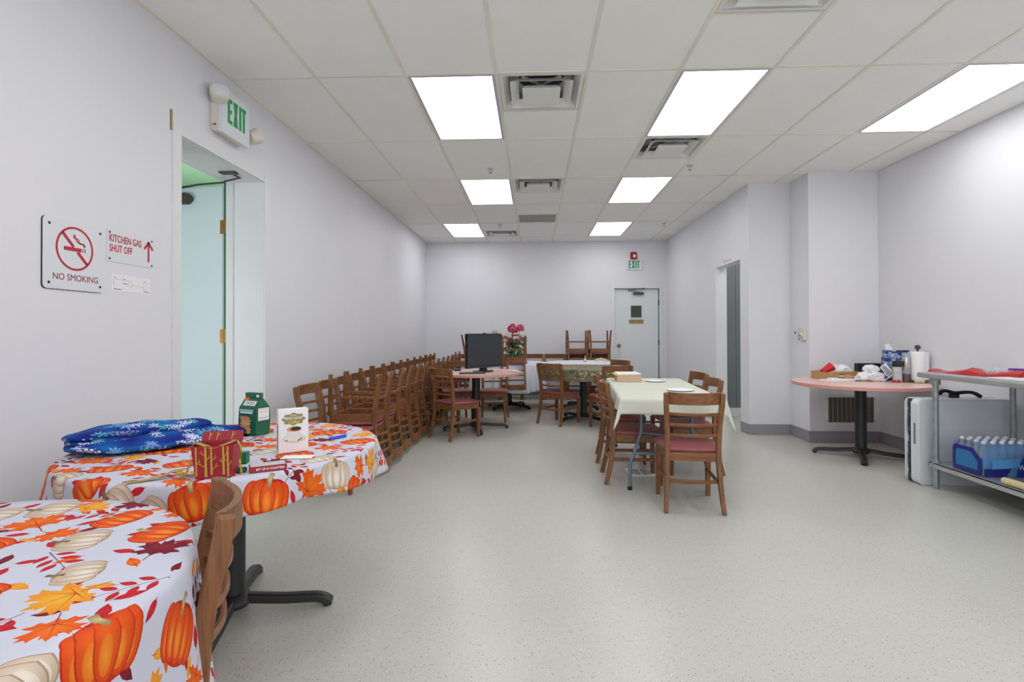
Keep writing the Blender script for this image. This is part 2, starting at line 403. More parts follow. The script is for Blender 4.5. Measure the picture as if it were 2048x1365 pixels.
s_.build('engraving', mat('engraved_brown', (112, 88, 40), .6), p)
c = MB(); c.box(1.985, 2.19, .0, .045, 2.00, 2.045); c.lathe([(.03, -.02), (.03, .02)], 12, T=Matrix.Translation((2.09, -.0, 2.022)) @ Matrix.Rotation(PI/2, 4, 'X'))
c = c.build('closer', M['bronze'], dr, bevel=.004)
a = MB(); a.sweep([(2.09, -.01, 2.05), (1.87, -.06, 2.075)], rect(.018, .012)); a.sweep([(1.87, -.06, 2.085), (2.18, -.0, 2.12)], rect(.018, .012)); a.box(2.15, 2.21, -.02, .02, 2.112, 2.13)
a.build('closer_arm', M['bronze'], c)
k = MB(); T = Matrix.Translation((1.70, .045, .985)) @ Matrix.Rotation(PI/2, 4, 'X')
k.lathe([(.034, 0), (.034, .006), (.014, .012), (.014, .035), (.026, .045), (.030, .06), (.022, .072), (.002, .075)], 16, T=T); k.build('knob', M['brass'], dr, smooth=True)
h = MB()
for z in (1.85, 1.05, .3): h.tube([(BX1-.012, .035, z-.05), (BX1-.012, .035, z+.05)], .009, 8, (0, 1, 0))
h.build('hinge', M['dk'], dr)
mb = MB(); e = .05
mb.box(BX0-e, BX0, YB-.018, YB, 0, BZ+e); mb.box(BX1, BX1+e, YB-.018, YB, 0, BZ+e); mb.box(BX0, BX1, YB-.018, YB, BZ, BZ+e)
mb.box(BX0-.002, BX0+.006, YB, YB+.05, 0, BZ); mb.box(BX1-.006, BX1+.002, YB, YB+.05, 0, BZ); mb.box(BX0, BX1, YB, YB+.05, BZ-.006, BZ+.002)
struct(mb.build('trim_5', M['frame'], bevel=.003))
# opening trim on the right
mb = MB(); mb.box(XC-.004, XC+.15, OY0-.012, OY0+.008, 0, OZ+.01); mb.box(XC-.004, XC+.15, OY1-.008, OY1+.012, 0, OZ+.01); mb.box(XC-.004, XC+.15, OY0, OY1, OZ-.008, OZ+.012)
struct(mb.build('trim_6', M['frame']))
# ------------------------------------------------------------------ ceiling fittings
def panel_mat():
    m = bpy.data.materials.new('lit_diffuser'); m.use_nodes = True; nt = m.node_tree; N = nt.nodes.new; L = nt.links.new
    nt.nodes.remove(nt.nodes['Principled BSDF']); out = nt.nodes['Material Output']
    tc = N('ShaderNodeTexCoord'); sp = N('ShaderNodeSeparateXYZ'); L(tc.outputs['Object'], sp.inputs[0])
    mu = N('ShaderNodeMath'); mu.operation = 'MULTIPLY'; mu.inputs[1].default_value = 2*PI/.19; L(sp.outputs[0], mu.inputs[0])
    co = N('ShaderNodeMath'); co.operation = 'COSINE'; L(mu.outputs[0], co.inputs[0])
    ma = N('ShaderNodeMath'); ma.operation = 'MULTIPLY_ADD'; ma.inputs[1].default_value = .14*PANEL; ma.inputs[2].default_value = PANEL; L(co.outputs[0], ma.inputs[0])
    em = N('ShaderNodeEmission'); em.inputs[0].default_value = (.965, .975, 1, 1); L(ma.outputs[0], em.inputs[1]); L(em.outputs[0], out.inputs[0]); return m
M['panel'] = panel_mat()
M['litframe'] = mat('light_frame', (200, 204, 216), .35, metal=.3)
lp = thing('ceiling_light', 'x', 'ceiling light', group='ceiling light panels')
w_, l_ = .616, 1.256
MB().box(-w_/2+.022, w_/2-.022, -l_/2+.022, l_/2-.022, .004, .012).build('diffuser', M['panel'], lp)
mb = MB(); mb.box(-w_/2, -w_/2+.022, -l_/2, l_/2, -.002, .04); mb.box(w_/2-.022, w_/2, -l_/2, l_/2, -.002, .04)
mb.box(-w_/2+.022, w_/2-.022, -l_/2, -l_/2+.022, -.002, .04); mb.box(-w_/2+.022, w_/2-.022, l_/2-.022, l_/2, -.002, .04)
mb.build('light_frame', M['litframe'], lp, bevel=.003)
register(lp)
LLAB = {(3, 0): 'large lit ceiling panel left of the big square vent, nearest on the left', (6, 0): 'large lit ceiling panel right of centre, with a vent at its far end',
 (9, 0): 'long lit ceiling panel at the right, close to the right wall', (3, 2): 'lit ceiling panel of middle distance on the left, beside a small square vent',
 (6, 2): 'lit ceiling panel of middle distance on the right, beyond the second vent', (2, 4): 'farthest lit ceiling panel on the left, near the back wall',
 (6, 4): 'farthest lit ceiling panel on the right, above the way to the back door'}
for i, (c, j) in enumerate(lights):
    o = lp if i == 0 else copy_tree(lp)
    o.location = ((CX[c]+CX[c+1])/2, 3.7236+1.28016*(j+.5), CE)
    o['label'] = LLAB.get((c, j), 'lit ceiling panel overhead behind the picture frame')
# square diffuser vents
vt = thing('ceiling_vent', 'x', 'vent', group='square ceiling vents')
h_ = .308
def ring(mb, a0, z0, a1, z1, th=.003):
    o = [(-a0, -a0), (a0, -a0), (a0, a0), (-a0, a0)]; i_ = [(-a1, -a1), (a1, -a1), (a1, a1), (-a1, a1)]
    r = [[(x, y, z0) for x, y in o], [(x, y, z1) for x, y in i_], [(x*(1-th/a1), y*(1-th/a1), z1+th) for x, y in i_], [(x*(1-th/a0), y*(1-th/a0), z0+th) for x, y in o]]
    r.append(r[0]); mb.rings(r, cap=False)
mb = MB(); ring(mb, h_, 0, h_-.03, 0, .003); ring(mb, h_-.03, 0, h_-.065, .050); mb.build('outer_frame', M['white'], vt)
mb = MB(); ring(mb, .228, -.016, .172, .030); mb.build('louvre', M['white'], vt)
mb = MB(); mb.box(-.140, .140, -.140, .140, -.028, -.023)
ring(mb, .140, -.023, .118, .004); mb.build('centre_plate', M['white'], vt, bevel=.001)
mb = MB(); mb.box(-h_, h_, -h_, h_, .12, .13); 
for s in (-1, 1): mb.box(s*h_-.004, s*h_+.004, -h_, h_, 0, .12); mb.box(-h_, h_, s*h_-.004, s*h_+.004, 0, .12)
bx = mb.build('plenum', M['lgrey'], vt)
mb = MB(); mb.lathe([(.17, .108), (.17, .119)], 32); mb.build('duct', M['dk'], bx)
mb = MB()
for a in (PI/4, -PI/4): mb.sweep([(-.2*math.cos(a), -.2*math.sin(a), .06), (.2*math.cos(a), .2*math.sin(a), .06)], rect(.02, .01))
mb.build('brace', M['lgrey'], vt)
register(vt)
VL = {(4, 0): 'square ceiling vent beside the nearest left light panel', (6, -1): 'square ceiling vent cut off by the top edge of the photo',
      (6, 1): 'square ceiling vent at the far end of the large middle right light panel', (4, 2): 'smaller looking square ceiling vent beside the middle left light panel', (3, 4): 'farthest small ceiling vent, right of the farthest left light panel'}
first = True
for c, j, h in vents:
    if h == 2: continue
    o = vt if first else copy_tree(vt); first = False
    o.location = ((CX[c]+CX[c+1])/2, 3.7236+1.28016*j+(.32 if h == 0 else .96), CE); o['label'] = VL[(c, j)]
g = thing('return_grille', 'flat grey return air grille in the ceiling before the back wall', 'vent', ((CX[4]+CX[5])/2, 3.7236+1.28*3+.96, CE))
mb = MB(); mb.box(-.3, .3, -.31, .31, .012, .02)
for i in range(28): mb.box(-.285, .285, -.29+i*.021, -.282+i*.021, .006, .013)
mb.build('slats', mat('grille_grey', (176, 176, 170), .6), g)
mb = MB(); mb.box(-.308, -.29, -.31, .31, -.002, .02); mb.box(.29, .308, -.31, .31, -.002, .02); mb.box(-.29, .29, -.31, -.295, -.002, .02); mb.box(-.29, .29, .295, .31, -.002, .02)
mb.build('rim', M['tbar'], g)
# sprinklers
sp = thing('sprinkler_head', 'x', 'sprinkler', group='ceiling sprinkler heads')
MB().lathe([(.035, .004), (.035, -.003), (.012, -.012)], 16).build('escutcheon', M['lgrey'], sp)
mb = MB(); mb.tube([(-.012, 0, -.01), (-.014, 0, -.03), (0, 0, -.045)], .003, 6, (0, 1, 0)); mb.tube([(.012, 0, -.01), (.014, 0, -.03), (0, 0, -.045)], .003, 6, (0, 1, 0)); mb.lathe([(.016, -.045), (.018, -.048), (.002, -.05)], 12)
mb.build('deflector', M['galv'], sp); register(sp)
for i, (x, y, lb) in enumerate([(-.473, 5.9, 'small sprinkler head on the ceiling before the middle left light panel'), (1.71, 5.9, 'small dark sprinkler head on the ceiling, beside the middle right light panel'), (2.18, 9.0, 'tiny sprinkler head on the ceiling far right, near the right wall'), (-.56, 8.95, 'tiny sprinkler head above the farthest ceiling vent')]):
    o = sp if i == 0 else copy_tree(sp); o.location = (x, y, CE); o['label'] = lb
# ------------------------------------------------------------------ things on the left wall
FL = frame((XL, 0, 0), (0, 1, 0), (0, 0, 1))     # x = world Y, y = world Z, z = out of the wall
def plate(name, m, parent, fr, x0, x1, y0, y1, d, r=.0, z0=.0):
    mb = MB(); w, h = x1-x0, y1-y0
    pts = rrect(w, h, r) if r else rect(w, h)
    pts = [(p[0]+(x0+x1)/2, p[1]+(y0+y1)/2) for p in pts]
    mb.prism(pts, z0, z0+d, fr); return mb.build(name, m, parent)
def holes(parent, fr, pts, z, r=.005, m=None):
    for x, y in pts: MB().lathe([(r, z), (r, z+.002), (.001, z+.0025)], 12, T=fr @ Matrix.Translation((x, y, 0))).build('screw', m or M['dk'], parent)
t = thing('no_smoking_sign', 'white square NO SMOKING sign with red cigarette in a barred circle', 'sign', (XL, 2.43, 1.46))
f = frame((0, 0, 0), (0, 1, 0), (0, 0, 1))
plate('board', M['dk'], t, f, -.168, .166, -.002, .322, .004, .02)
b = plate('board', M['plastic'], t, f, -.165, .166, 0, .322, .003, .02, .004)
MB().rings([[f @ Vector((x, y, z)) for x, y in ell(0.0, .195, a, a, 40)] for a, z in ((.103, .0074), (.103, .008), (.093, .008), (.093, .0074))], cap=False).build('ring', M['red'], t)
mb = MB()
def bar(mb, f, p, q, w, z0=.0072, z1=.008):
    p = Vector((*p, 0)); q = Vector((*q, 0)); d = (q-p).normalized(); n = Vector((-d.y, d.x, 0))*w/2
    mb.prism([(p+n).to_2d(), (p-n).to_2d(), (q-n).to_2d(), (q+n).to_2d()], z0, z1, f)
bar(mb, f, (-.068, .263), (-.008, .203), .015); bar(mb, f, (.014, .181), (.068, .127), .015)
mb.build('slash', M['red'], t)
mb = MB(); bar(mb, f, (-.06, .192), (.035, .192), .018); bar(mb, f, (.042, .192), (.046, .192), .018); bar(mb, f, (.054, .192), (.058, .192), .018)
for dx in (0, .018):
    pts = spline([(.054-dx*.0, .207, 0), (.05-dx*.4, .222, 0), (.024-dx*.5, .224+dx*.2, 0), (.018-dx*.8, .240+dx*.2, 0), (.0-dx*.4, .248, 0), (-.002-dx*.2, .262, 0)], 5)
    mb.sweep([f @ Vector((p.x, p.y, .0078)) for p in pts], rect(.005, .0008), (1, 0, 0))
mb.build('cigarette', M['red'], t)
text('lettering', 'NO SMOKING', M['maroon'], t, f, .008, .043, .248, .030, lift=.0071)
holes(t, f, [(-.135, .293), (.145, .293), (-.137, .027), (.145, .027)], .007, .006)
t = thing('gas_shut_off_sign', 'white rectangular KITCHEN GAS SHUT OFF sign with red up arrow', 'sign', (XL, 2.787, 1.626))
plate('board', M['plastic'], t, f, -.166, .166, 0, .165, .004, .003)
text('lettering', 'KITCHEN GAS', M['red'], t, f, -.150, .103, .222, .038, bold=.012, align='LEFT', lift=.0045)
text('lettering', 'SHUT OFF', M['red'], t, f, -.150, .052, .155, .038, bold=.012, align='LEFT', lift=.0045)
mb = MB(); bar(mb, f, (.127, .03), (.127, .125), .013, .0042, .005); bar(mb, f, (.095, .10), (.131, .142), .014, .0042, .005); bar(mb, f, (.159, .10), (.123, .142), .014, .0042, .005)
mb.build('arrow', M['red'], t)
holes(t, f, [(-.148, .15), (.152, .15), (-.148, .015), (.152, .012)], .004, .005)
t = thing('wiring_diagram', 'small white paper diagram with thin orange lines under the gas sign', 'notice', (XL, 2.793, 1.475))
plate('sheet', M['paper'], t, f, -.14, .14, 0, .088, .0015, .002)
mb = MB(); Z = (.0016, .0019)
for p, q in (((-.125, .065), (.0, .06)), ((0, .06), (0, .03)), ((0, .04), (.085, .035)), ((.085, .06), (.085, .02)), ((.105, .06), (.105, .02)), ((-.125, .065), (-.125, .03)), ((.085, .06), (.105, .06)), ((.085, .02), (.105, .02)), ((-.018, .06), (-.018, .03)), ((-.018, .03), (0, .03))): bar(mb, f, p, q, .0016, *Z)
mb.build('diagram', mat('thin_orange', (226, 160, 130), .6), t)
for p, q in (((-.12, .072), (-.11, .072)), ((-.06, .068), (-.045, .068)), ((.09, .068), (.10, .068)), ((-.06, .045), (-.03, .044)), ((-.125, .012), (-.07, .012)), ((.09, .012), (.13, .012))):
    mb = MB(); bar(mb, f, p, q, .004, *Z); mb.build('note', M['mgrey'], t)
def exit_letters(parent, fr, x0, x1, y0, y1, w, z):
    W = x1-x0; H = y1-y0; mb = MB(); q = (z, z+.0012)
    a = x0; lw = W*.24
    mb.box(a, a+w, y0, y1, *q, fr); mb.box(a+w, a+lw, y0, y0+w, *q, fr); mb.box(a+w, a+lw, y1-w, y1, *q, fr); mb.box(a+w, a+lw*.88, (y0+y1-w)/2, (y0+y1+w)/2, *q, fr)
    mb.build('lettering', M['egreen'], parent)
    a = x0+W*.30; lw = W*.25; k = w*1.05; mb = MB()
    mb.prism([(a, y0), (a+k, y0), (a+lw, y1), (a+lw-k, y1)], *q, fr); mb.prism([(a+lw-k, y0), (a+lw, y0), (a+k, y1), (a, y1)], q[0], q[1]+.0001, fr)
    mb.build('lettering', M['egreen'], parent)
    MB().box(x0+W*.62, x0+W*.62+w, y0, y1, *q, fr).build('lettering', M['egreen'], parent)
    a = x0+W*.76; mb = MB(); mb.box(a, x1, y1-w, y1, *q, fr); mb.box((a+x1-w)/2, (a+x1+w)/2, y0, y1-w, *q, fr); mb.build('lettering', M['egreen'], parent)
# EXIT light with two lamp heads
t = thing('exit_light', 'white emergency exit light with green EXIT letters and two lamp heads over the open door', 'exit sign', (XL, 3.66, 2.625))
mb = MB()
mb.prism([(-.17, 0.02), (-.15, 0), (.17, 0), (.17, .29), (-.17, .29)], 0, .055, f); hs = mb.build('housing', M['ivory'], t, bevel=.004)
plate('face', M['plastic'], t, f, -.165, .185, -.01, .295, .022, .004, .055)
exit_letters(t, f, -.095, .135, .075, .245, .026, .0775)
for x, m_ in ((.035, .006), (.018, .003)): MB().box(x-m_, x+m_, -.1745, -.169, .035-m_, .035+m_).build('indicator', M['maroon'], t)
def head(yc, zc, s):
    mb = MB(); T = Matrix.Translation((.075, yc, zc)) @ Matrix.Rotation(s, 4, 'Z') @ Matrix.Rotation(-.5, 4, 'Y')
    rg = []
    for k, (r, x) in enumerate(((.030, -.055), (.050, -.045), (.062, -.005), (.064, .018), (.058, .03))):
        rg.append([T @ Vector((x, p[0], p[1])) for p in rrect(2*r, 1.7*r, r*.6, 4)])
    mb.rings(rg); hd = mb.build('lamp_head', M['ivory'], t, smooth=True)
    mb = MB(); rg = []
    for r, x in ((.057, .03), (.05, .042), (.02, .048)): rg.append([T @ Vector((x, p[0], p[1])) for p in rrect(2*r, 1.7*r, r*.6, 4)])
    mb.rings(rg); mb.build('lens', M['plastic'], hd, smooth=True)
    mb = MB(); mb.tube([(.035, yc*.86, zc-.01), (.055, yc, zc-.01)], .014, 10); mb.build('swivel', M['ivory'], hd)
head(-.185, .235, -.9); head(.27, .11, .9)
t = thing('fire_alarm_strobe', 'small red fire alarm with white lens high on the back wall', 'alarm', (1.985, YB, 2.70))
fb = frame((0, 0, 0), (1, 0, 0), (0, 0, 1))
mb = MB(); mb.prism([(x, y+.07) for x, y in rrect(.125, .15, .02)], 0, .045, fb); mb.build('housing', M['alred'], t, bevel=.005)
MB().prism([(x+.012, y+.065) for x, y in rrect(.05, .055, .01)], .045, .058, fb).build('lens', M['paper'], t)
t = thing('exit_sign', 'small white exit sign with green letters on the back wall above the door', 'exit sign', (1.995, YB, 2.49))
MB().prism(rrect(.32, .21, .012), 0, .03, fb @ Matrix.Translation((0, .105, 0))).build('housing', M['plastic'], t, bevel=.003)
exit_letters(t, fb, -.107, .107, .03, .185, .022, .031)
t = thing('wall_speaker', 'small beige junction box on the back wall above the monitor', 'wall box', (-.78, YB, 1.235))
MB().box(-.055, .055, -.04, 0, 0, .06).build('housing', mat('beige_box', (190, 186, 174), .6), t, bevel=.004)
# right corner column: thermostats
fx_ = frame((0, 0, 0), (0, -1, 0), (0, 0, 1))
t = thing('thermostat', 'small white thermostat with grey display on the corner wall', 'thermostat', (XS, 6.49, 1.205))
MB().prism(rrect(.10, .085, .006), 0, .02, fx_ @ Matrix.Translation((0, .04, 0))).build('housing', M['plastic'], t, bevel=.002)
MB().box(-.022, -.02, -.018, .018, .02, .055).build('display', M['mgrey'], t)
t = thing('timer_switch', 'cream wall switch with a small dark dial beside the thermostat', 'switch', (XS, 6.335, 1.155))
MB().prism(rrect(.115, .135, .006), 0, .022, fx_ @ Matrix.Translation((0, .067, 0))).build('plate', M['ivory'], t, bevel=.002)
MB().lathe([(.03, .022), (.027, .04), (.001, .042)], 16, T=fx_ @ Matrix.Translation((.0, .055, 0))).build('dial', M['ivory'], t)
mb = MB(); mb.box(-.046, -.04, -.012, .016, .048, .06); mb.box(-.046, -.04, .022, .032, .0, .03); mb.build('pointer', M['bronze'], t)
# wall grille
t = thing('wall_grille', 'white framed return air grille low on the wall behind the round table', 'vent', (3.583, YG, .195))
mb = MB(); a, b_ = .285, .345
mb.box(-a, -a+.035, -.012, 0, 0, b_); mb.box(a-.035, a, -.012, 0, 0, b_); mb.box(-a+.035, a-.035, -.012, 0, 0, .03); mb.box(-a+.035, a-.035, -.012, 0, b_-.03, b_)
mb.build('grille_frame', M['white'], t, bevel=.002)
mb = MB()
for i in range(30): z = .034+i*.0096; mb.box(-a+.03, a-.03, -.008, -.002, z, z+.0028)
for i in range(11): x = -a+.035+i*.05; mb.box(x-.003, x+.003, -.010, -.001, .03, b_-.03)
mb.build('slats', mat('slat_grey', (160, 160, 150), .5), t)
MB().box(-a+.03, a-.03, -.0015, -.0005, .03, b_-.03).build('backing', mat('grille_dark', (44, 46, 40), .8), t)
holes(t, fb, [(-.27, .3), (.27, .3), (-.27, .05), (.27, .05)], .012, .005)
t = thing('floor_grille', 'small square white floor grille with concentric slots under the yellow table', 'vent', (.948, 4.835, 0))
MB().box(-.118, .118, -.125, .125, .0, .004).build('plate', mat('bright_white', (244, 244, 244), .4), t)
for r in (.03, .052, .074, .096):
    mb = MB()
    for a0 in range(4):
        rr = [(r*math.cos(a), r*math.sin(a)) for a in np.linspace(a0*PI/2+.12, (a0+1)*PI/2-.12, 9)]
        mb.sweep([(x, y, .0042) for x, y in rr], rect(.008, .0012))
    mb.build('slot', M['black'], t)
# red scribble over the right opening
fr_ = frame((XC, 0, 0), (0, -1, 0), (0, 0, 1))
mb = MB()
for i in range(6): mb.box(-7.50+i*.05, -7.48+i*.05, 2.205, 2.235, .0005, .0015, fr_)
tag(mb.build('door_lettering', mat('faded_red', (206, 150, 150), .7)), 'faded pale red lettering on the wall over the right-hand opening', 'lettering')
# ------------------------------------------------------------------ ladder-back chair
SZ = .445
def make_chair():
    t = thing('ladderback_chair', 'x', 'chair')
    for s in (-1, 1):
        path = spline([(s*.195, -.262, 0), (s*.184, -.228, .14), (s*.174, -.203, .32), (s*.173, -.198, .46), (s*.179, -.212, .62), (s*.187, -.240, .75), (s*.190, -.252, .832)], 4)
        n = len(path); sc = [(.82+.18*min(1, i/(n*.35))) if i < n*.35 else (1.0 if i < n*.8 else 1-.12*(i-n*.8)/(n*.2)) for i in range(n)]
        MB().sweep(path, [(-.0165, -.021), (.0165, -.021), (.0165, .021), (-.0165, .021)], (0, 1, 0), sc).build('leg', M['wood'], t, bevel=.004, seg=1)
        MB().prism(rect(.030, .030), 0, .36, Matrix.Translation((s*.186, .182, 0)), rect(.042, .042)).build('leg', M['wood'], t, bevel=.003, seg=1)
    def arc(z0, z1, y, bulge, w, th, name, m='wood_d', top=0):
        mb = MB(); r = []
        for i in range(13):
            x = -w+2*w*i/12; q = 1-(x/w)**2; yy = y-bulge*q
            r.append([(x, yy-th/2, z0), (x, yy+th/2, z0), (x, yy+th/2+.0, z1-top*q), (x, yy-th/2, z1-top*q)])
        mb.rings(r); return mb.build(name, M[m], t, bevel=.003, seg=1)
    arc(.752, .838, -.238, .050, .176, .020, 'crest_rail', top=.004)
    for z in (.524, .598, .672): arc(z, z+.022, -.207-(z-.5)*.1, .046, .168, .014, 'slat')
    # apron and cushion
    fr_, bk = .208, .172
    pts = [(-bk, -.205), (bk, -.205), (fr_, .170), (fr_-.03, .198), (-fr_+.03, .198), (-fr_, .170)]
    ins = [(x*.86, y*.86) for x, y in pts]; mb = MB()
    mb.rings([[(x, y, .350) for x, y in pts], [(x, y, .412) for x, y in pts], [(x, y, .412) for x, y in ins], [(x, y, .350) for x, y in ins], [(x, y, .350) for x, y in pts]], cap=False)
    mb.build('seat_frame', M['wood_d'], t, bevel=.003, seg=1)
    mb = MB(); rg = []
    for k, z in ((.965, .410), (1.035, .418), (1.045, .430), (1.01, .440), (.90, .4445), (.55, .4455)):
        base = [(-bk, -.185), (0, -.20), (bk, -.185), (fr_*.98, 0), (fr_+.002, .155), (fr_-.02, .190), (.1, .200), (-.1, .200), (-fr_+.02, .190), (-fr_-.002, .155), (-fr_*.98, 0)]
        rg.append([(x*k, (y-.01)*k+.01, z) for x, y in base])
    mb.rings(rg); mb.build('seat_cushion', M['vinyl'], t, smooth=True)
    for s in (-1, 1): MB().sweep([(s*.172, -.20, .205), (s*.178, .17, .205)], rect(.016, .026)).build('stretcher', M['wood'], t, bevel=.003, seg=1)
    arc(.20, .226, -.205, .035, .170, .016, 'stretcher')
    return t
chair0 = make_chair(); register(chair0); used = [False]
def chair(x, y, rz, label, group, inv=False, z=0, tx=0, ty=0):
    o = copy_tree(chair0) if used[0] else chair0; used[0] = True
    R_ = Matrix.Rotation(tx, 4, 'X') @ Matrix.Rotation(ty, 4, 'Y') @ Matrix.Rotation(rz, 4, 'Z')
    if inv: R_ = R_ @ Matrix.Rotation(PI, 4, 'X')
    o.rotation_euler = R_.to_euler(); o.location = (x, y, z); o['label'] = label
    if group: o['group'] = group
    elif 'group' in o: del o['group']
    return o
D = math.radians
G = 'ladder-back chairs standing at the tables'
chair(1.13, 4.0, D(-5), 'wooden ladder-back chair at the near end of the yellow-clothed table, back to camera', G)
chair(.86, 4.62, D(-92), 'wooden ladder-back chair at the left side of the yellow-clothed table, nearer of the two there', G)
chair(.885, 5.33, D(-96), 'wooden ladder-back chair at the left side of the yellow-clothed table, farther of the two there', G)
chair(1.385, 4.93, D(90), 'wooden ladder-back chair at the right side of the yellow-clothed table, nearer of the two there', G)
chair(1.47, 5.62, D(96), 'wooden ladder-back chair at the right side of the yellow-clothed table, farther of the two there', G)
chair(-.93, 6.42, D(-42), 'wooden ladder-back chair pulled up at the near left of the pink table with the monitor', G)
chair(-.58, 7.62, D(178), 'ladder-back chair behind the pink monitor table on its right, mauve seat facing the camera', G)
chair(-1.10, 7.60, D(-160), 'ladder-back chair behind the pink monitor table on its left, only its top rail showing', G)
chair(.36, 7.45, D(-38), 'wooden ladder-back chair at the near left of the camouflage-clothed table', G)
chair(.98, 7.0, D(17), 'wooden ladder-back chair at the near right of the camouflage-clothed table, behind the cardboard box', G)
chair(1.09, 7.98, D(122), 'dark ladder-back chair at the far right of the camouflage-clothed table, top rail showing', G)
chair(-1.03, 1.24, D(123), 'close wooden ladder-back chair in the foreground, pushed up to the nearer autumn-print table', G)
ORD = ['first', 'second', 'third', 'fourth', 'fifth', 'sixth', 'seventh', 'eighth', 'ninth', 'tenth', 'eleventh', 'twelfth', 'thirteenth', 'fourteenth']
for k in range(14):
    chair(-1.60+random.uniform(-.008, .008), 4.29+.41*k, D(-90+random.uniform(-1.5, 1.5)), 'upright ladder-back chair backed against the left wall, %s from the camera' % ORD[k], 'upright chairs in the row along the left wall')
for k in range(12):
    chair(-1.585+random.uniform(-.012, .012), 4.79+.41*k+random.uniform(-.008, .008), D(-90+random.uniform(-1.5, 1.5)), 'upside-down ladder-back chair stacked along the left wall, %s from the camera' % ORD[k], 'upside-down chairs stacked along the left wall', inv=True, z=2*SZ+.003, ty=0)
for k in range(7):
    chair(-1.255+.415*k, 10.15, D(180), 'upright dark ladder-back chair with its back to the rear wall, %s from the left corner' % ORD[k], 'upright chairs in the row along the back wall')
for k in range(2):
    chair(-1.255+.415*k, 10.13, D(180), 'ladder-back chair upside down on the rear wall row, %s from the left corner' % ORD[k], 'upside-down chairs on the back wall row', inv=True, z=2*SZ+.003)
ZI = SZ+.392+SZ
chair(.82, 10.20, D(180), 'upturned ladder-back chair, legs in the air, behind the lace-clothed table, left of two', 'upturned chairs above the far tables', inv=True, z=ZI+.008)
chair(1.235, 10.20, D(180), 'upturned ladder-back chair, legs in the air, behind the lace-clothed table, right of two', 'upturned chairs above the far tables', inv=True, z=ZI+.008)
chair(-.32, 8.49, D(180), 'upturned ladder-back chair hanging over the white-clothed table in front of the flowers', 'upturned chairs above the far tables', inv=True, z=.757+SZ)
chair(-1.085, 9.72, D(180), 'upturned ladder-back chair almost hidden behind the monitor, one slanted leg showing', 'upturned chairs above the far tables', inv=True, z=1.235, ty=D(-5))
# ------------------------------------------------------------------ tables
def pedestal(cx_, cy_, r, ang, label, group='round pedestal tables', h=.75):
    t = thing('pedestal_table', label, 'table', (cx_, cy_, 0), D(ang), group)
    mb = MB(); mb.lathe([(r-.004, h-.036), (r, h-.032), (r, h-.003)], 72); mb.build('table_edge', M['pinkedge'], t, smooth=True)
    MB().lathe([(r-.001, h-.004), (r-.003, h)], 72).build('tabletop', M['pink'], t)
    MB().lathe([(.058, .05), (.052, .08), (.052, h-.05), (.052, h-.04)], 24).build('column', M['black'], t, smooth=True)
    mb = MB()
    for k in range(4):
        a = k*PI/2; p = [(d*math.cos(a), d*math.sin(a), z) for d, z in ((.02, .075), (.10, .066), (.22, .052), (.34, .046), (.39, .036), (.42, .014))]
        pf = [(-.030, -.018), (.030, -.018), (.026, .010), (.014, .018), (-.014, .018), (-.026, .010)]
        mb2 = MB().sweep(spline(p, 3), pf, scales=None); mb2.build('foot', M['black'], t, bevel=.003, seg=1)
        MB().lathe([(.018, 0), (.02, .014)], 12, (.405*math.cos(a), .405*math.sin(a), 0)).build('glide', M['dk'], t)
    MB().lathe([(.07, .04), (.085, .06), (.066, .09), (.05, .10)], 20).build('hub', M['black'], t, smooth=True)
    MB().lathe([(.16, h-.045), (.16, h-.036)], 20).build('top_plate', M['black'], t)
    return t
pedestal(-.75, 6.92, .60, 14, 'round pink-topped pedestal table carrying the black monitor')
pedestal(3.272, 5.50, .615, -27, 'round pink-topped pedestal table cluttered with boxes and jars in the right alcove')
pedestal(-1.35, 2.35, .61, 14, 'round pedestal table under the farther autumn-print cloth, black cross base showing')
pedestal(-1.36, .95, .61, 30, 'round pedestal table under the nearer autumn-print cloth, pink rim showing at the wall')
pedestal(-.415, 8.94, .61, 56, 'round pedestal table under the long white cloth')
pedestal(.72, 7.75, .61, 37, 'round pedestal table under the camouflage cloth')
pedestal(.82, 9.02, .61, 30, 'round pedestal table under the lace cloth near the back wall')
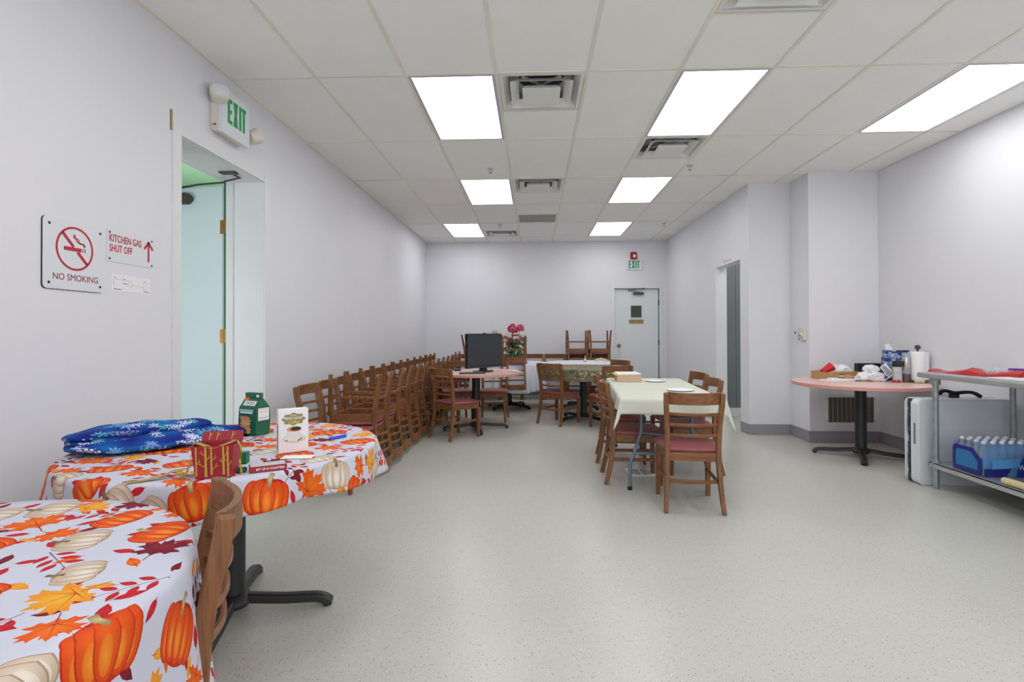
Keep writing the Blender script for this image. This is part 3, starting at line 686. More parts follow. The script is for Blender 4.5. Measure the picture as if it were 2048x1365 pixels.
# ------------------------------------------------------------------ painted autumn pattern (generated, tiles seamlessly)
TS = .68; NP = 1024
def autumn():
    img = np.empty((NP, NP, 3)); img[:] = (212, 216, 226)
    rnd = random.Random(3)
    def fill(poly, col, col2=None, soft=0):
        P = np.array(poly); x0, y0 = np.floor(P.min(0)).astype(int); x1, y1 = np.ceil(P.max(0)).astype(int)
        X, Y = np.meshgrid(np.arange(x0, x1+1), np.arange(y0, y1+1)); ins = np.zeros(X.shape, bool)
        for i in range(len(P)):
            xa, ya = P[i]; xb, yb = P[(i+1) % len(P)]
            if ya == yb: continue
            c = ((ya > Y) != (yb > Y)) & (X < (xb-xa)*(Y-ya)/(yb-ya)+xa); ins ^= c
        if not ins.any(): return
        c1 = np.array(col, float)
        if col2 is not None:
            cx_, cy_ = P.mean(0); r = np.hypot((X-cx_)/max(1, (x1-x0)/2), (Y-cy_)/max(1, (y1-y0)/2)).clip(0, 1)[..., None]
            C = c1*(1-r)+np.array(col2, float)*r
        else: C = np.broadcast_to(c1, X.shape+(3,))
        img[Y[ins] % NP, X[ins] % NP] = C[ins]
    def T(pts, x, y, s, a):
        c, n = math.cos(a), math.sin(a); return [(x+s*(px*c-py*n), y+s*(px*n+py*c)) for px, py in pts]
    def el(cx_, cy_, a, b, n=28): return [(cx_+a*math.cos(2*PI*i/n), cy_+b*math.sin(2*PI*i/n)) for i in range(n)]
    def pumpkin(x, y, s, a, pal):
        edge, dark, mid, lite, stem = pal
        fill(T(el(0, 0, 1.06, .80), x, y, s, a), edge)
        for cx_, w in ((-.66, .40), (.66, .40), (-.38, .40), (.38, .40), (0, .36)):
            h = .78-.12*abs(cx_)
            fill(T(el(cx_, -.01, w, h), x, y, s, a), edge); fill(T(el(cx_*.985, 0, w*.9, h*.95), x, y, s, a), mid, dark)
            fill(T(el(cx_*.98-.02, -.18, w*.5, h*.55), x, y, s, a), lite, mid)
        fill(T([(-.10, .45), (.10, .42), (.10, .75), (.22, 1.02), (.02, 1.08), (-.10, .80)], x, y, s, a), stem, [v*.7 for v in stem])
        fill(T([(-.30, .52), (.30, .50), (.14, .66), (-.14, .66)], x, y, s, a), dark)
        fill(T([(-.08, .50), (.08, .48), (.10, .75), (.20, .98), (.04, 1.04), (-.06, .80)], x, y, s, a), stem, [v*.75 for v in stem])
    half = [(0, 1.05), (.13, .78), (.24, .84), (.22, .55), (.42, .72), (.52, .86), (.60, .66), (.86, .68), (.74, .48), (.96, .34), (.66, .22), (.50, .08), (.72, -.04), (.88, -.22), (.60, -.24), (.46, -.40), (.26, -.26), (.10, -.34), (.04, -.46)]
    leafp = half+[(-p[0], p[1]) for p in reversed(half[1:])]
    def maple(x, y, s, a, c1, c2, vein):
        fill(T(leafp, x, y, s, a), c1, c2)
        for q in ((0, .85), (.7, .5), (-.7, .5), (.62, -.12), (-.62, -.12)):
            d = math.hypot(*q); nx, ny = -q[1]/d*.02, q[0]/d*.02
            fill(T([(nx, ny-.1), (-nx, -ny-.1), q], x, y, s, a), vein)
        fill(T([(-.02, -.2), (.02, -.2), (.03, -.9), (-.01, -.9)], x, y, s, a), vein)
    lf = [(0, -.5), (.17, -.28), (.24, 0), (.18, .28), (0, .62), (-.18, .28), (-.24, 0), (-.17, -.28)]
    def leaf(x, y, s, a, c1, c2):
        fill(T(lf, x, y, s, a), c1, c2); fill(T([(-.015, -.6), (.015, -.6), (0, .5)], x, y, s, a), [v*.6 for v in c2])
    def sprig(x, y, s, a, c1, c2, n=4):
        fill(T([(-.02, -1.2), (.02, -1.2), (.01, 1.1), (-.01, 1.1)], x, y, s, a), (120, 50, 60))
        for i in range(n):
            py = -.8+i*.55
            for sd in (-1, 1):
                q = T([(sd*.34, py+.2)], x, y, s, a)[0]; leaf(q[0], q[1], s*.62, a-sd*.9, c1, c2)
        q = T([(0, 1.2)], x, y, s, a)[0]; leaf(q[0], q[1], s*.66, a, c1, c2)
    OR = ((196, 52, 18), (226, 74, 18), (244, 118, 30), (252, 164, 50), (216, 196, 140))
    CR = ((176, 150, 124), (206, 186, 156), (232, 218, 196), (244, 236, 222), (150, 132, 96))
    red = ((220, 38, 44), (186, 26, 42)); wine = ((150, 30, 48), (112, 22, 42)); orng = ((248, 130, 30), (236, 84, 22)); ylw = ((250, 190, 60), (242, 146, 30))
    for i in range(62):
        c = (red, wine, ylw, orng, red, red)[i % 6]; g = i % 8, i//8
        leaf((g[0]+rnd.uniform(.1, .9))*128, (g[1]+rnd.uniform(.1, .9))*128, rnd.uniform(58, 84), rnd.uniform(0, 6.3), *c)
    for a_ in ((470, 90, 92, 2.6), (900, 380, 96, .4), (60, 900, 90, 1.4), (660, 620, 80, -.7), (330, 720, 88, .9)): sprig(*a_, *(red if a_[0] != 660 else wine), n=3)
    pumpkin(640, 170, 98, .4, CR); pumpkin(930, 610, 104, .3, CR); pumpkin(830, 770, 96, .2, CR); pumpkin(400, 960, 84, .5, CR)
    maple(330, 300, 112, .5, *ylw, (190, 90, 20)); maple(760, 500, 116, -.6, *orng, (170, 50, 20)); maple(1000, 40, 104, 2.4, *orng, (170, 50, 20))
    maple(270, 850, 110, 1.1, *ylw, (190, 90, 20)); maple(590, 850, 96, -1.4, *wine, (90, 16, 30)); maple(20, 320, 84, 1.9, *wine, (90, 16, 30)); maple(680, 340, 80, 2.9, *orng, (170, 50, 20)); maple(960, 480, 90, -2.2, *ylw, (190, 90, 20)); maple(120, 740, 80, 2.2, *orng, (170, 50, 20))
    pumpkin(190, 110, 112, .1, OR); pumpkin(500, 480, 120, -.2, OR); pumpkin(140, 560, 122, -.15, OR); pumpkin(750, 970, 106, 0, OR); pumpkin(860, 220, 100, -.2, OR)
    return img*np.array((.96, .95, .97))
def img_mat(name, arr, rough=.75):
    a = arr/255.0; h, w = a.shape[:2]
    im = bpy.data.images.new(name, w, h); px = np.ones((h, w, 4), np.float32); px[..., :3] = a; im.pixels.foreach_set(px.ravel()); im.update(); im.pack()
    m = bpy.data.materials.new(name); m.use_nodes = True; nt = m.node_tree; b = nt.nodes['Principled BSDF']
    tx = nt.nodes.new('ShaderNodeTexImage'); tx.image = im; uv = nt.nodes.new('ShaderNodeUVMap'); nt.links.new(uv.outputs[0], tx.inputs[0])
    nt.links.new(tx.outputs[0], b.inputs['Base Color']); b.inputs['Roughness'].default_value = rough; b.inputs['Specular IOR Level'].default_value = .25
    return m
M['autumn'] = img_mat('autumn_print', autumn())
def camo_mat():
    m = bpy.data.materials.new('woodland_camo'); m.use_nodes = True; nt = m.node_tree; N = nt.nodes.new; L = nt.links.new; b = nt.nodes['Principled BSDF']
    tc = N('ShaderNodeTexCoord'); n = N('ShaderNodeTexNoise'); n.inputs['Scale'].default_value = 13; n.inputs['Detail'].default_value = 7; n.inputs['Distortion'].default_value = 1.8
    r = N('ShaderNodeValToRGB'); e = r.color_ramp.elements; e[0].position = .30; e[0].color = (*lin((48, 50, 42)), 1); e[1].position = .72; e[1].color = (*lin((196, 186, 158)), 1)
    for p, c in ((.42, (96, 90, 66)), (.5, (130, 116, 88)), (.57, (92, 96, 60)), (.62, (166, 148, 118))): x = e.new(p); x.color = (*lin(c), 1)
    L(tc.outputs['Object'], n.inputs[0]); L(n.outputs['Fac'], r.inputs[0]); L(r.outputs[0], b.inputs['Base Color']); b.inputs['Roughness'].default_value = .6; return m
def lace_mat():
    m = bpy.data.materials.new('white_floral_lace'); m.use_nodes = True; nt = m.node_tree; N = nt.nodes.new; L = nt.links.new; b = nt.nodes['Principled BSDF']
    tc = N('ShaderNodeTexCoord'); n = N('ShaderNodeTexVoronoi'); n.inputs['Scale'].default_value = 16
    r = N('ShaderNodeValToRGB'); e = r.color_ramp.elements; e[0].position = .12; e[0].color = (*lin((156, 172, 214)), 1); e[1].position = .3; e[1].color = (*lin((226, 226, 232)), 1)
    L(tc.outputs['Object'], n.inputs[0]); L(n.outputs['Distance'], r.inputs[0]); L(r.outputs[0], b.inputs['Base Color']); b.inputs['Roughness'].default_value = .8; return m
def round_cloth(name, label, cat, m, cx_, cy_, r, hang, nf, amp, flare=.12, z=.7525, uvrot=0, uvo=(0, 0), hf=None, group='tablecloths', offset=(0, 0)):
    NA = 240; s_in = [0, .15, .3, .45, .56]; rings_ = []; th = .006
    prof = [(q, 0) for q in (0.0, .25, .5, .75, .93, 1.0)]
    bm = bmesh.new(); uvl = bm.loops.layers.uv.new('UVMap'); rows = []
    NH = 14
    rnd = random.Random(sum(map(ord, name)) + int(abs(cx_)*100)); ph = [rnd.uniform(0, 6.3) for _ in range(3)]
    for k in range(6+NH):
        row = []
        for i in range(NA):
            a = 2*PI*i/NA
            H = hf(a) if hf else hang
            fold = (math.sin(nf*a+ph[0])+.5*math.sin((nf*2-3)*a+ph[1])+.35*math.sin((nf*.5//1+2)*a+ph[2]))/1.6
            R_ = r+.008
            if k < 6: q = prof[k][0]; rr = max(q*R_, .0005); zz = 0; s = rr
            else:
                d = (k-5)/NH; dd = d*H; rc = .012
                rr = R_+min(dd, rc)*.6+flare*dd*(.5+.5*fold)+amp*fold*min(1, dd/.08)*d; rr = max(rr, R_+.003)
                zz = -max(0, dd-.004); s = R_+dd
            v = bm.verts.new((rr*math.cos(a), rr*math.sin(a), zz)); row.append((v, s*math.cos(a), s*math.sin(a)))
        rows.append(row)
    cr, sr = math.cos(uvrot), math.sin(uvrot)
    def uvf(s): x, y = s[1], s[2]; return ((x*cr-y*sr)/TS+uvo[0], (x*sr+y*cr)/TS+uvo[1])
    for k in range(len(rows)-1):
        for i in range(NA):
            j = (i+1) % NA; q = (rows[k][i], rows[k][j], rows[k+1][j], rows[k+1][i])
            f = bm.faces.new([x[0] for x in q]); f.smooth = True
            for l, x in zip(f.loops, q): l[uvl].uv = uvf(x)
    bmesh.ops.recalc_face_normals(bm, faces=bm.faces)
    me = bpy.data.meshes.new(name); bm.to_mesh(me); bm.free(); me.materials.append(m)
    o = bpy.data.objects.new(name, me); COL.objects.link(o); o.location = (cx_, cy_, z)
    so = o.modifiers.new('thickness', 'SOLIDIFY'); so.thickness = .0015; so.offset = 1
    return tag(o, label, cat, group)
def hang8(a):   # the farther autumn cloth hangs a little unevenly
    return .145+.025*math.sin(3*a+.4)+.05*max(0, math.cos(a-D(218)))**6
round_cloth('autumn_tablecloth', 'pumpkin and maple leaf print tablecloth on the farther table, under the blanket', 'tablecloth', M['autumn'], -1.35, 2.35, .61, .11, 9, .012, .25, uvrot=-.687, uvo=(.488, .497), hf=hang8)
def hang7(a): return .34+.05*math.sin(2*a)
round_cloth('autumn_tablecloth', 'pumpkin and maple leaf print tablecloth on the nearest table, bottom left corner', 'tablecloth', M['autumn'], -1.36, .95, .61, .34, 8, .014, .10, uvrot=-1.485, uvo=(.137, .514), hf=hang7)
def hang2(a): return .44+.02*math.sin(4*a)
round_cloth('white_tablecloth', 'long plain white pleated tablecloth on the round table before the flowers', 'tablecloth', M['cloth_w'], -.415, 8.94, .61, .44, 17, .032, .08, hf=hang2)
round_cloth('camouflage_tablecloth', 'camouflage and branch print tablecloth on the round table in the middle distance', 'tablecloth', camo_mat(), .72, 7.75, .61, .16, 9, .010, .10)
round_cloth('lace_tablecloth', 'white tablecloth with small blue flowers on the table nearest the back door', 'tablecloth', lace_mat(), .82, 9.02, .61, .12, 9, .008, .12)
# folding table with the pale yellow cloth
TA = D(-4.7); TW, TL = .76, 1.86
t = thing('folding_table', 'rectangular folding table with blue-grey steel legs under the pale yellow cloth', 'table', (1.12, 5.0, 0), TA)
MB().prism(rrect(TW, TL, .04), .715, .745).build('tabletop', M['lgrey'], t)
for s in (-1, 1):
    e_ = .15 if s > 0 else 0
    for k in (-1, 1):
        p = spline([(k*.20, e_+s*.62, .712), (k*.20, e_+s*.635, .50), (k*.205, e_+s*.645, .44), (k*.265, e_+s*.70, .28), (k*.295, e_+s*.725, .20), (k*.30, e_+s*.73, 0.01)], 4)
        MB().tube(p, .0145, 10, (0, 1, 0)).build('leg', M['legblue'], t, smooth=True)
        MB().tube([(k*.3, e_+s*.73, 0), (k*.3, e_+s*.73, .03)], .018, 10, (0, 1, 0)).build('foot_cap', M['dk'], t)
    MB().tube([(-.262, e_+s*.70, .285), (.262, e_+s*.70, .285)], .012, 8).build('crossbar', M['legblue'], t)
    mb = MB(); mb.tube([(0, e_+s*.645, .42), (0, e_+s*.30, .71)], .010, 8); mb.tube([(-.205, e_+s*.645, .44), (0, e_+s*.645, .42), (.205, e_+s*.645, .44)], .010, 8); mb.build('brace', M['legblue'], t)
def yellow():
    bm = bmesh.new(); n, m_ = 60, 110; hg = .125; a, b = TW/2+.006, TL/2+.006; V = []
    for i in range(n+1):
        row = []
        for j in range(m_+1):
            u = -(a+hg)+2*(a+hg)*i/n; v = -(b+hg)+2*(b+hg)*j/m_
            dx = max(0, abs(u)-a); dy = max(0, abs(v)-b); d = math.hypot(dx, dy)
            x = math.copysign(min(abs(u), a), u); y = math.copysign(min(abs(v), b), v)
            if d > 0:
                fl = .10*d+.010*math.sin(9*(u+v)*1.7)*d/hg*(1 if min(dx, dy) < .01 else .2)
                c = min(dx, dy); fl += .45*c
                ex, ey = (dx/d, dy/d); x += math.copysign(fl*ex+.004, u)*(1 if dx > 0 else 0); y += math.copysign(fl*ey+.004, v)*(1 if dy > 0 else 0)
            z = -max(0, (dx+dy if min(dx, dy) > 0 else d)*.93-.003)
            row.append(bm.verts.new((x, y, z)))
        V.append(row)
    for i in range(n):
        for j in range(m_): bm.faces.new((V[i][j], V[i+1][j], V[i+1][j+1], V[i][j+1])).smooth = True
    me = bpy.data.meshes.new('yellow_tablecloth'); bm.to_mesh(me); bm.free(); me.materials.append(M['cloth_y'])
    o = bpy.data.objects.new('yellow_tablecloth', me); COL.objects.link(o); o.location = (1.12, 5.0, .7475); o.rotation_euler = (0, 0, TA)
    so = o.modifiers.new('thickness', 'SOLIDIFY'); so.thickness = .0015; so.offset = 1
    tag(o, 'pale yellow tablecloth with pointed corners on the long folding table', 'tablecloth', 'tablecloths')
yellow()
# steel work table
t = thing('steel_worktable', 'stainless steel work table with galvanised undershelf at the right edge', 'work table', (0, 0, 0))
x0, x1, y0, y1 = 3.145, 3.885, 2.55, 4.53
mb = MB(); mb.box(x0, x1, y0, y1, .880, .92); mb.build('tabletop', M['steel'], t, bevel=.006, seg=3)
for i, (x, y) in enumerate([(x0+.055, y1-.13), (x1-.09, y1-.13), (x0+.055, y0+.13), (x1-.09, y0+.13)]):
    lg = MB().lathe([(.014, 0), (.020, .02), (.0205, .06), (.0205, .88)], 18, (x, y, 0)).build('leg', M['galv'], t, smooth=True)
    MB().lathe([(.034, .83), (.034, .865), (.04, .88)], 18, (x, y, 0)).build('socket', M['galv'], lg, smooth=True)
    mb = MB(); mb.lathe([(.027, .175), (.027, .235)], 14, (x, y, 0)); mb.build('clamp', M['galv'], lg)
mb = MB(); mb.box(x0+.03, x1-.02, y0+.08, y1-.09, .20, .206); mb.box(x0+.03, x0+.034, y0+.08, y1-.09, .168, .206); mb.box(x0+.03, x1-.02, y1-.094, y1-.09, .168, .206)
mb.build('undershelf', M['steel'], t)
# white folding table stored on its edge
t = thing('folded_table', 'white plastic folding table folded shut and standing on edge under the steel table', 'folding table', (3.13, 4.49, 0))
def half(y0, y1, nm):
    pts = [(x+.375, z+.35) for x, z in rrect(.75, .70, .05, 6)]
    mb = MB(); T = frame((0, y1, 0), (1, 0, 0), (0, 0, 1)); mb.prism(pts, 0, y1-y0, T); return mb.build(nm, M['plastic'], t, bevel=.008, seg=2)
half(0, .098, 'table_half'); half(.138, .172, 'table_half')
mb = MB()
for z in (.05, .17, .30, .43, .56, .66): mb.tube([(.012, .118, z-.035), (.012, .118, z+.035)], .015, 8, (0, 1, 0)); mb.ball((.006, .11, z), .018, 8)
mb.tube(spline([(.02, .118, .02), (.004, .12, .2), (.018, .118, .35), (.004, .12, .5), (.02, .118, .69)], 5), .010, 8, (0, 1, 0)); mb.build('hinge_bar', mat('dark_slate', (52, 66, 72), .5), t)
tag(MB().box(-.003, .004, .035, .055, .33, .50).build('hand_slot', M['mgrey'], t), 'narrow recessed slot')
mb = MB(); mb.sweep(spline([(.24, .11, .742), (.29, .11, .760), (.37, .11, .742), (.47, .11, .748), (.53, .11, .738), (.58, .11, .708)], 4), rect(.03, .026)); mb.box(.33, .40, .095, .125, .70, .745); mb.box(.235, .262, .095, .125, .725, .75)
mb.build('handle', M['dk'], t, bevel=.003)
mb = MB(); mb.box(.10, .66, .099, .137, .02, .695); mb.build('folded_legs', M['mgrey'], t)
# ------------------------------------------------------------------ things on the farther autumn-clothed table
ZT = .756
def lump(name, m, parent, c, size, rz=0, n=44, fn=None, loc=None):
    """rounded fabric lump: superellipsoid with a displacement function"""
    bm = bmesh.new(); V = []
    nr = n//2
    for k in range(nr+1):
        a = -PI/2+PI*k/nr; row = []
        for i in range(n):
            b = 2*PI*i/n
            sp = lambda v, e: math.copysign(abs(v)**e, v)
            x = sp(math.cos(a), .55)*sp(math.cos(b), .75); y = sp(math.cos(a), .55)*sp(math.sin(b), .75); z = sp(math.sin(a), .8)
            p = Vector((x*size[0], y*size[1], z*size[2]))
            if fn: p = fn(p, a, b)
            row.append(bm.verts.new(Matrix.Translation(c) @ Matrix.Rotation(rz, 4, 'Z') @ p))
        V.append(row)
    for k in range(nr):
        for i in range(n):
            try: bm.faces.new((V[k][i], V[k][(i+1) % n], V[k+1][(i+1) % n], V[k+1][i])).smooth = True
            except ValueError: pass
    bmesh.ops.remove_doubles(bm, verts=bm.verts, dist=.0002); bmesh.ops.recalc_face_normals(bm, faces=bm.faces)
    me = bpy.data.meshes.new(name); bm.to_mesh(me); bm.free(); me.materials.append(m)
    o = bpy.data.objects.new(name, me); COL.objects.link(o); o.parent = parent
    if loc: o.location = loc
    return o
def blanket_img():
    n = 512; img = np.empty((n, n, 3)); yy, xx = np.mgrid[0:n, 0:n]/n
    w = .5+.25*np.sin(2*PI*(2*xx+1*yy))+.25*np.sin(2*PI*(3*yy-xx)+1.3*np.sin(2*PI*xx))
    c0, c1 = np.array((18, 34, 124)), np.array((24, 108, 178)); img[:] = c0+(c1-c0)*w[..., None].clip(0, 1)
    rnd = random.Random(5)
    for q in range(40):
        cx_, cy_, r = rnd.uniform(0, 1), rnd.uniform(0, 1), rnd.uniform(.045, .085); col = ((226, 226, 240), (120, 200, 206), (150, 190, 240), (230, 230, 244))[q % 4]
        dx = (xx-cx_+.5) % 1-.5; dy = (yy-cy_+.5) % 1-.5; rr = np.hypot(dx, dy)/r; th = np.arctan2(dy, dx)
        m = (rr < .35+.65*np.abs(np.cos(4*th+q))**1.5) & (np.sin(rr*22+q) > -.55); img[m] = col
    return img
M['blanket'] = img_mat('snowflake_print', blanket_img(), .85)
# procedural object-space mapping for the blanket print
nt = M['blanket'].node_tree; tx = [n for n in nt.nodes if n.type == 'TEX_IMAGE'][0]; tx.projection = 'BOX'; tx.projection_blend = .3
tcn = nt.nodes.new('ShaderNodeTexCoord'); mpn = nt.nodes.new('ShaderNodeMapping'); mpn.inputs['Scale'].default_value = (1.7, 1.7, 1.7)
nt.links.new(tcn.outputs['Object'], mpn.inputs[0]); nt.links.new(mpn.outputs[0], tx.inputs[0])
def wob(p, a, b):
    p = p.copy(); p.z += .006*math.sin(9*p.x*3+2*p.y)+.004*math.sin(31*p.y+7*p.x); return p
t = thing('blanket', 'folded blue snowflake print blanket lying on the farther autumn tablecloth against the wall', 'blanket', (-1.70, 2.36, ZT)); t.scale = (.95, .80, .74)
def f_low(p, a, b): p = wob(p, a, b); p.z = max(p.z, -.034); return p
lump('blanket_layer', M['blanket'], t, (.02, .0, .036), (.20, .40, .036), D(-33), fn=f_low)
lump('blanket_layer', M['blanket'], t, (-.045, -.025, .062), (.155, .33, .030), D(-33), fn=wob)
def f_top(p, a, b):
    p = wob(p, a, b); p.z += .012*math.cos(p.y*7); return p
lump('blanket_roll', M['blanket'], t, (-.055, -.04, .098), (.125, .325, .030), D(-33), fn=f_top)
# cookie bag
t = thing('cookie_bag', 'green gable-topped cookie bag with a stack of cookies on its front', 'bag', (-1.385, 2.60, ZT), D(-22))
W, DP, H = .115, .085, .205
mb = MB(); a, d = W/2, DP/2
mb.rings([[(-a, -d, 0), (a, -d, 0), (a, d, 0), (-a, d, 0)], [(-a-.002, -d-.003, .07), (a+.002, -d-.003, .07), (a+.002, d+.003, .07), (-a-.002, d+.003, .07)], [(-a, -d, .135), (a, -d, .135), (a, d, .135), (-a, d, .135)],
          [(-a*.86, -.008, .182), (a*.86, -.008, .182), (a*.86, .008, .182), (-a*.86, .008, .182)], [(-a*.84, -.014, .184), (a*.84, -.014, .184), (a*.84, .012, .184), (-a*.84, .012, .184)], [(-a*.84, -.014, H), (a*.84, -.014, H), (a*.84, .012, H), (-a*.84, .012, H)]])
mb.build('pouch', M['bagg'], t, bevel=.003)
ff = frame((0, -d-.0035, 0), (1, 0, 0), (0, 0, 1))
def quad(name, m, parent, fr, x0, x1, y0, y1, d0=.0005, d1=.0012): return MB().prism([(x0, y0), (x1, y0), (x1, y1), (x0, y1)], d0, d1, fr).build(name, m, parent)
cprint = thing('x', 'x', 'x'); bpy.data.objects.remove(cprint)
for k in range(6):
    z = .018+k*.0135; dx = .004*math.sin(k*2.1)
    mb = MB(); mb.prism(ell(-.006+dx, z, .036, .0085, 20), .0006+k*.0002, .0014+k*.0002, ff); mb.build('cookie', mat('cookie_%d' % k, (226-14*(k % 3), 172-16*(k % 3), 104-14*(k % 2)), .6), t)
sl = math.atan2(d-.008, .047); fs = frame((0, -d, .135), (1, 0, 0), (0, math.sin(sl), math.cos(sl)))
lb = quad('brand_panel', M['paper'], t, fs, -.036, .044, .012, .038)
text('lettering', "TATE'S", M['dk'], lb, fs, .004, .017, .062, .016, lift=.0014)
quad('flavour_strip', mat('pale_teal', (150, 205, 200), .5), t, ff, -.047, .047, .118, .128); quad('flavour_strip', M['paper'], t, ff, -.042, .042, .108, .116)
quad('sticker', M['orange'], t, fs, -.052, -.018, .040, .056)
fsd = frame((a+.0025, 0, 0), (0, 1, 0), (0, 0, 1)); quad('nutrition_panel', M['paper'], t, fsd, -.030, .034, .072, .132)
mb = MB()
for z in (.125, .112, .086, .082): mb.box(-.026, .03, z, z+.0012, .0013, .0018, fsd)
mb.build('panel_rules', M['mgrey'], t)
quad('clip', M['paper'], t, frame((0, -.0145, 0), (1, 0, 0), (0, 0, 1)), .032, .050, .184, .197)
# coffee box
t = thing('coffee_box', 'white coffee box with a coffee cup picture and olive FRENCH ROAST badge', 'box', (-1.015, 2.215, ZT), D(36))
MB().box(-.059, .059, -.016, .022, 0, .182).build('carton', M['paper'], t, bevel=.002)
f2_ = frame((0, -.0165, 0), (1, 0, 0), (0, 0, 1))
pts = [(.043*(1+.10*math.cos(8*a_))*math.cos(a_)*1.02, .140+.024*(1+.10*math.cos(8*a_))*math.sin(a_)) for a_ in np.linspace(0, 2*PI, 49)[:-1]]
bd = MB().prism(pts, .0003, .0009, f2_).build('badge', M['olive'], t)
text('lettering', 'FRENCH ROAST', M['paper'], bd, f2_, 0, .139, .074, .010, bold=.02, lift=.001)
text('lettering', 'Coffee', M['yellow'], bd, f2_, 0, .121, .042, .014, lift=.001, shear=.4)
text('lettering', 'Barista', M['paper'], bd, f2_, 0, .153, .024, .006, lift=.001, shear=.4)
MB().prism(ell(.003, .058, .046, .017, 28), .0003, .0008, f2_).build('saucer', mat('saucer_ivory', (214, 208, 192), .5), t)
MB().prism(ell(.003, .060, .040, .012, 28), .0008, .0011, f2_).build('saucer', mat('saucer_inner', (232, 228, 216), .5), t)
MB().prism([(-.027, .098), (-.024, .075), (-.014, .058), (.018, .058), (.028, .075), (.031, .098)], .0011, .0016, f2_).build('cup', mat('cup_white', (226, 224, 222), .5), t)
MB().prism(ell(.002, .098, .029, .011, 24), .0016, .0019, f2_).build('cup_rim', mat('cup_rim', (214, 150, 100), .5), t)
MB().prism(ell(.008, .099, .021, .0085, 24), .0019, .0022, f2_).build('coffee', M['coffee'], t)
mb = MB()
for x, y in ((-.028, .052), (.02, .050), (.027, .052), (.030, .058)): mb.prism(ell(x, y, .0035, .0022, 10, .5), .0012, .002, f2_)
mb.build('beans', M['coffee'], t); t.children[-1]['kind'] = 'stuff'
quad('spine_text', M['mgrey'], t, frame((-.0595, 0, 0), (0, -1, 0), (0, 0, 1)), -.006, .006, .01, .12)
tag(MB().box(-.06, .06, -.03, .03, 0, .0015).build('white_paper', M['paper'], None), 'flat white paper slip lying in front of the coffee box', 'paper').location = (-.95, 2.12, ZT); 
bpy.data.objects['white_paper'].rotation_euler = (0, 0, D(8))
mb = MB(); mb.prism([(-.05, -.008), (.03, -.012), (.055, -.002), (.055, .008), (.03, .012), (-.05, .009)], 0, .012, None, [(-.045, -.005), (.03, -.009), (.05, -.002), (.05, .006), (.03, .009), (-.045, .006)])
o = mb.build('plastic_clip', M['blue'], None, bevel=.002); tag(o, 'small bright blue plastic piece on the autumn cloth right of the coffee box', 'clip'); o.location = (-.93, 2.50, ZT); o.rotation_euler = (0, 0, D(58))
# gift box
t = thing('gift_box', 'open tapered red gift box with golden bare trees and a gold ribbon', 'gift box', (-1.115, 1.845, ZT), D(14))
bw, tw, hh, th = .056, .068, .112, .003
mb = MB(); r = []
def sq(w, dd, z): return [(-w, -dd, z), (w, -dd, z), (w, dd, z), (-w, dd, z)]
mb.rings([sq(bw, bw*.8, 0), sq(tw, tw*.8, hh), sq(tw-th, tw*.8-th, hh), sq(bw-th, bw*.8-th, th)]); mb.build('box', M['bxred'], t)
lean = Matrix.Translation((0, tw*.8-.001, hh)) @ Matrix.Rotation(D(-14), 4, 'X')
MB().box(-tw, tw, 0, th, 0, .034, lean).build('back_flap', M['bxred'], t)
def face(o, sx): return frame(o, *sx)
ang_ = math.atan2((tw-bw)*.8, hh); fg = frame((0, -bw*.8-.0006, 0), (1, 0, 0), (0, -math.sin(ang_), math.cos(ang_)))
def tree(fr, x, w, h0, br):
    mb = MB(); mb.prism([(x-w, h0), (x+w, h0), (x+w*.8, hh*.99), (x-w*.8, hh*.99)], .0002, .001, fr)
    for s, y, L_, u in br:
        p = Vector((x, y, 0)); q = Vector((x+s*L_, y+u, 0)); dr_ = (q-p).normalized(); n = Vector((-dr_.y, dr_.x, 0))*.0016
        mb.prism([(p+n).to_2d(), (p-n).to_2d(), (q-n*.4).to_2d(), (q+n*.4).to_2d()], .0002, .0011, fr)
        q2 = p+(q-p)*.55; e = q2+Vector((s*.004, .014, 0)); mb.prism([(q2.x-.001, q2.y), (q2.x+.001, q2.y), (e.x+.0006, e.y), (e.x-.0006, e.y)], .0002, .0012, fr)
    return mb.build('tree_print', M['goldp'], t)
tree(fg, -.022, .0042, .006, ((-1, .04, .030, .016), (-1, .078, .018, .014), (1, .062, .014, .014)))
tree(fg, -.004, .0034, .014, ((1, .03, .022, .018), (1, .062, .018, .014)))
tree(fg, .034, .0040, .012, ((-1, .05, .012, .014), (1, .07, .012, .016)))
tree(fg, .048, .0036, .004, ((-1, .055, .012, .012), (1, .04, .012, .016)))
tree(fg, -.052, .0030, .010, ((1, .05, .012, .014),))
fbk = lean @ frame((0, -.0005, 0), (1, 0, 0), (0, 0, 1))
mb = MB()
for x in (-.045, -.02, .03): bar(mb, fbk, (x, .002), (x+.004, .030), .003, .0002, .001); bar(mb, fbk, (x, .012), (x+.012, .026), .0018, .0002, .001)
mb.build('flap_print', M['goldp'], t)
def strap(name, pts, w, parent, m):
    P = spline(pts, 8); mb = MB(); mb.sweep(P, rect(w, .0012)); return mb.build(name, m, parent, smooth=False)
strap('ribbon', [(-.068, .0, .085), (-.062, -.02, .118), (-.03, -.035, .112), (0, -.05, .106), (.03, -.035, .112), (.062, -.015, .124)], .020, t, M['gold'])
rb = strap('ribbon', [(-.066, .0, .118), (-.082, .0, .075), (-.092, -.004, .03), (-.105, -.01, .003), (-.118, -.006, .018), (-.135, .0, .024), (-.17, -.01, .010), (-.215, -.03, .003), (-.265, -.05, .0015)], .026, t, M['gold'])
strap('ribbon', [(.064, .0, .120), (.078, -.005, .09), (.076, -.01, .05), (.080, -.012, .012), (.078, -.016, .002)], .008, t, M['gold'])
t = thing('coaster_set', 'flat boxed coaster set with white top and red SET OF 8 COASTERS front edge', 'coasters', (-.975, 1.925, ZT), D(31))
MB().box(-.062, .062, -.030, .030, 0, .020).build('box', M['bxred'], t, bevel=.001)
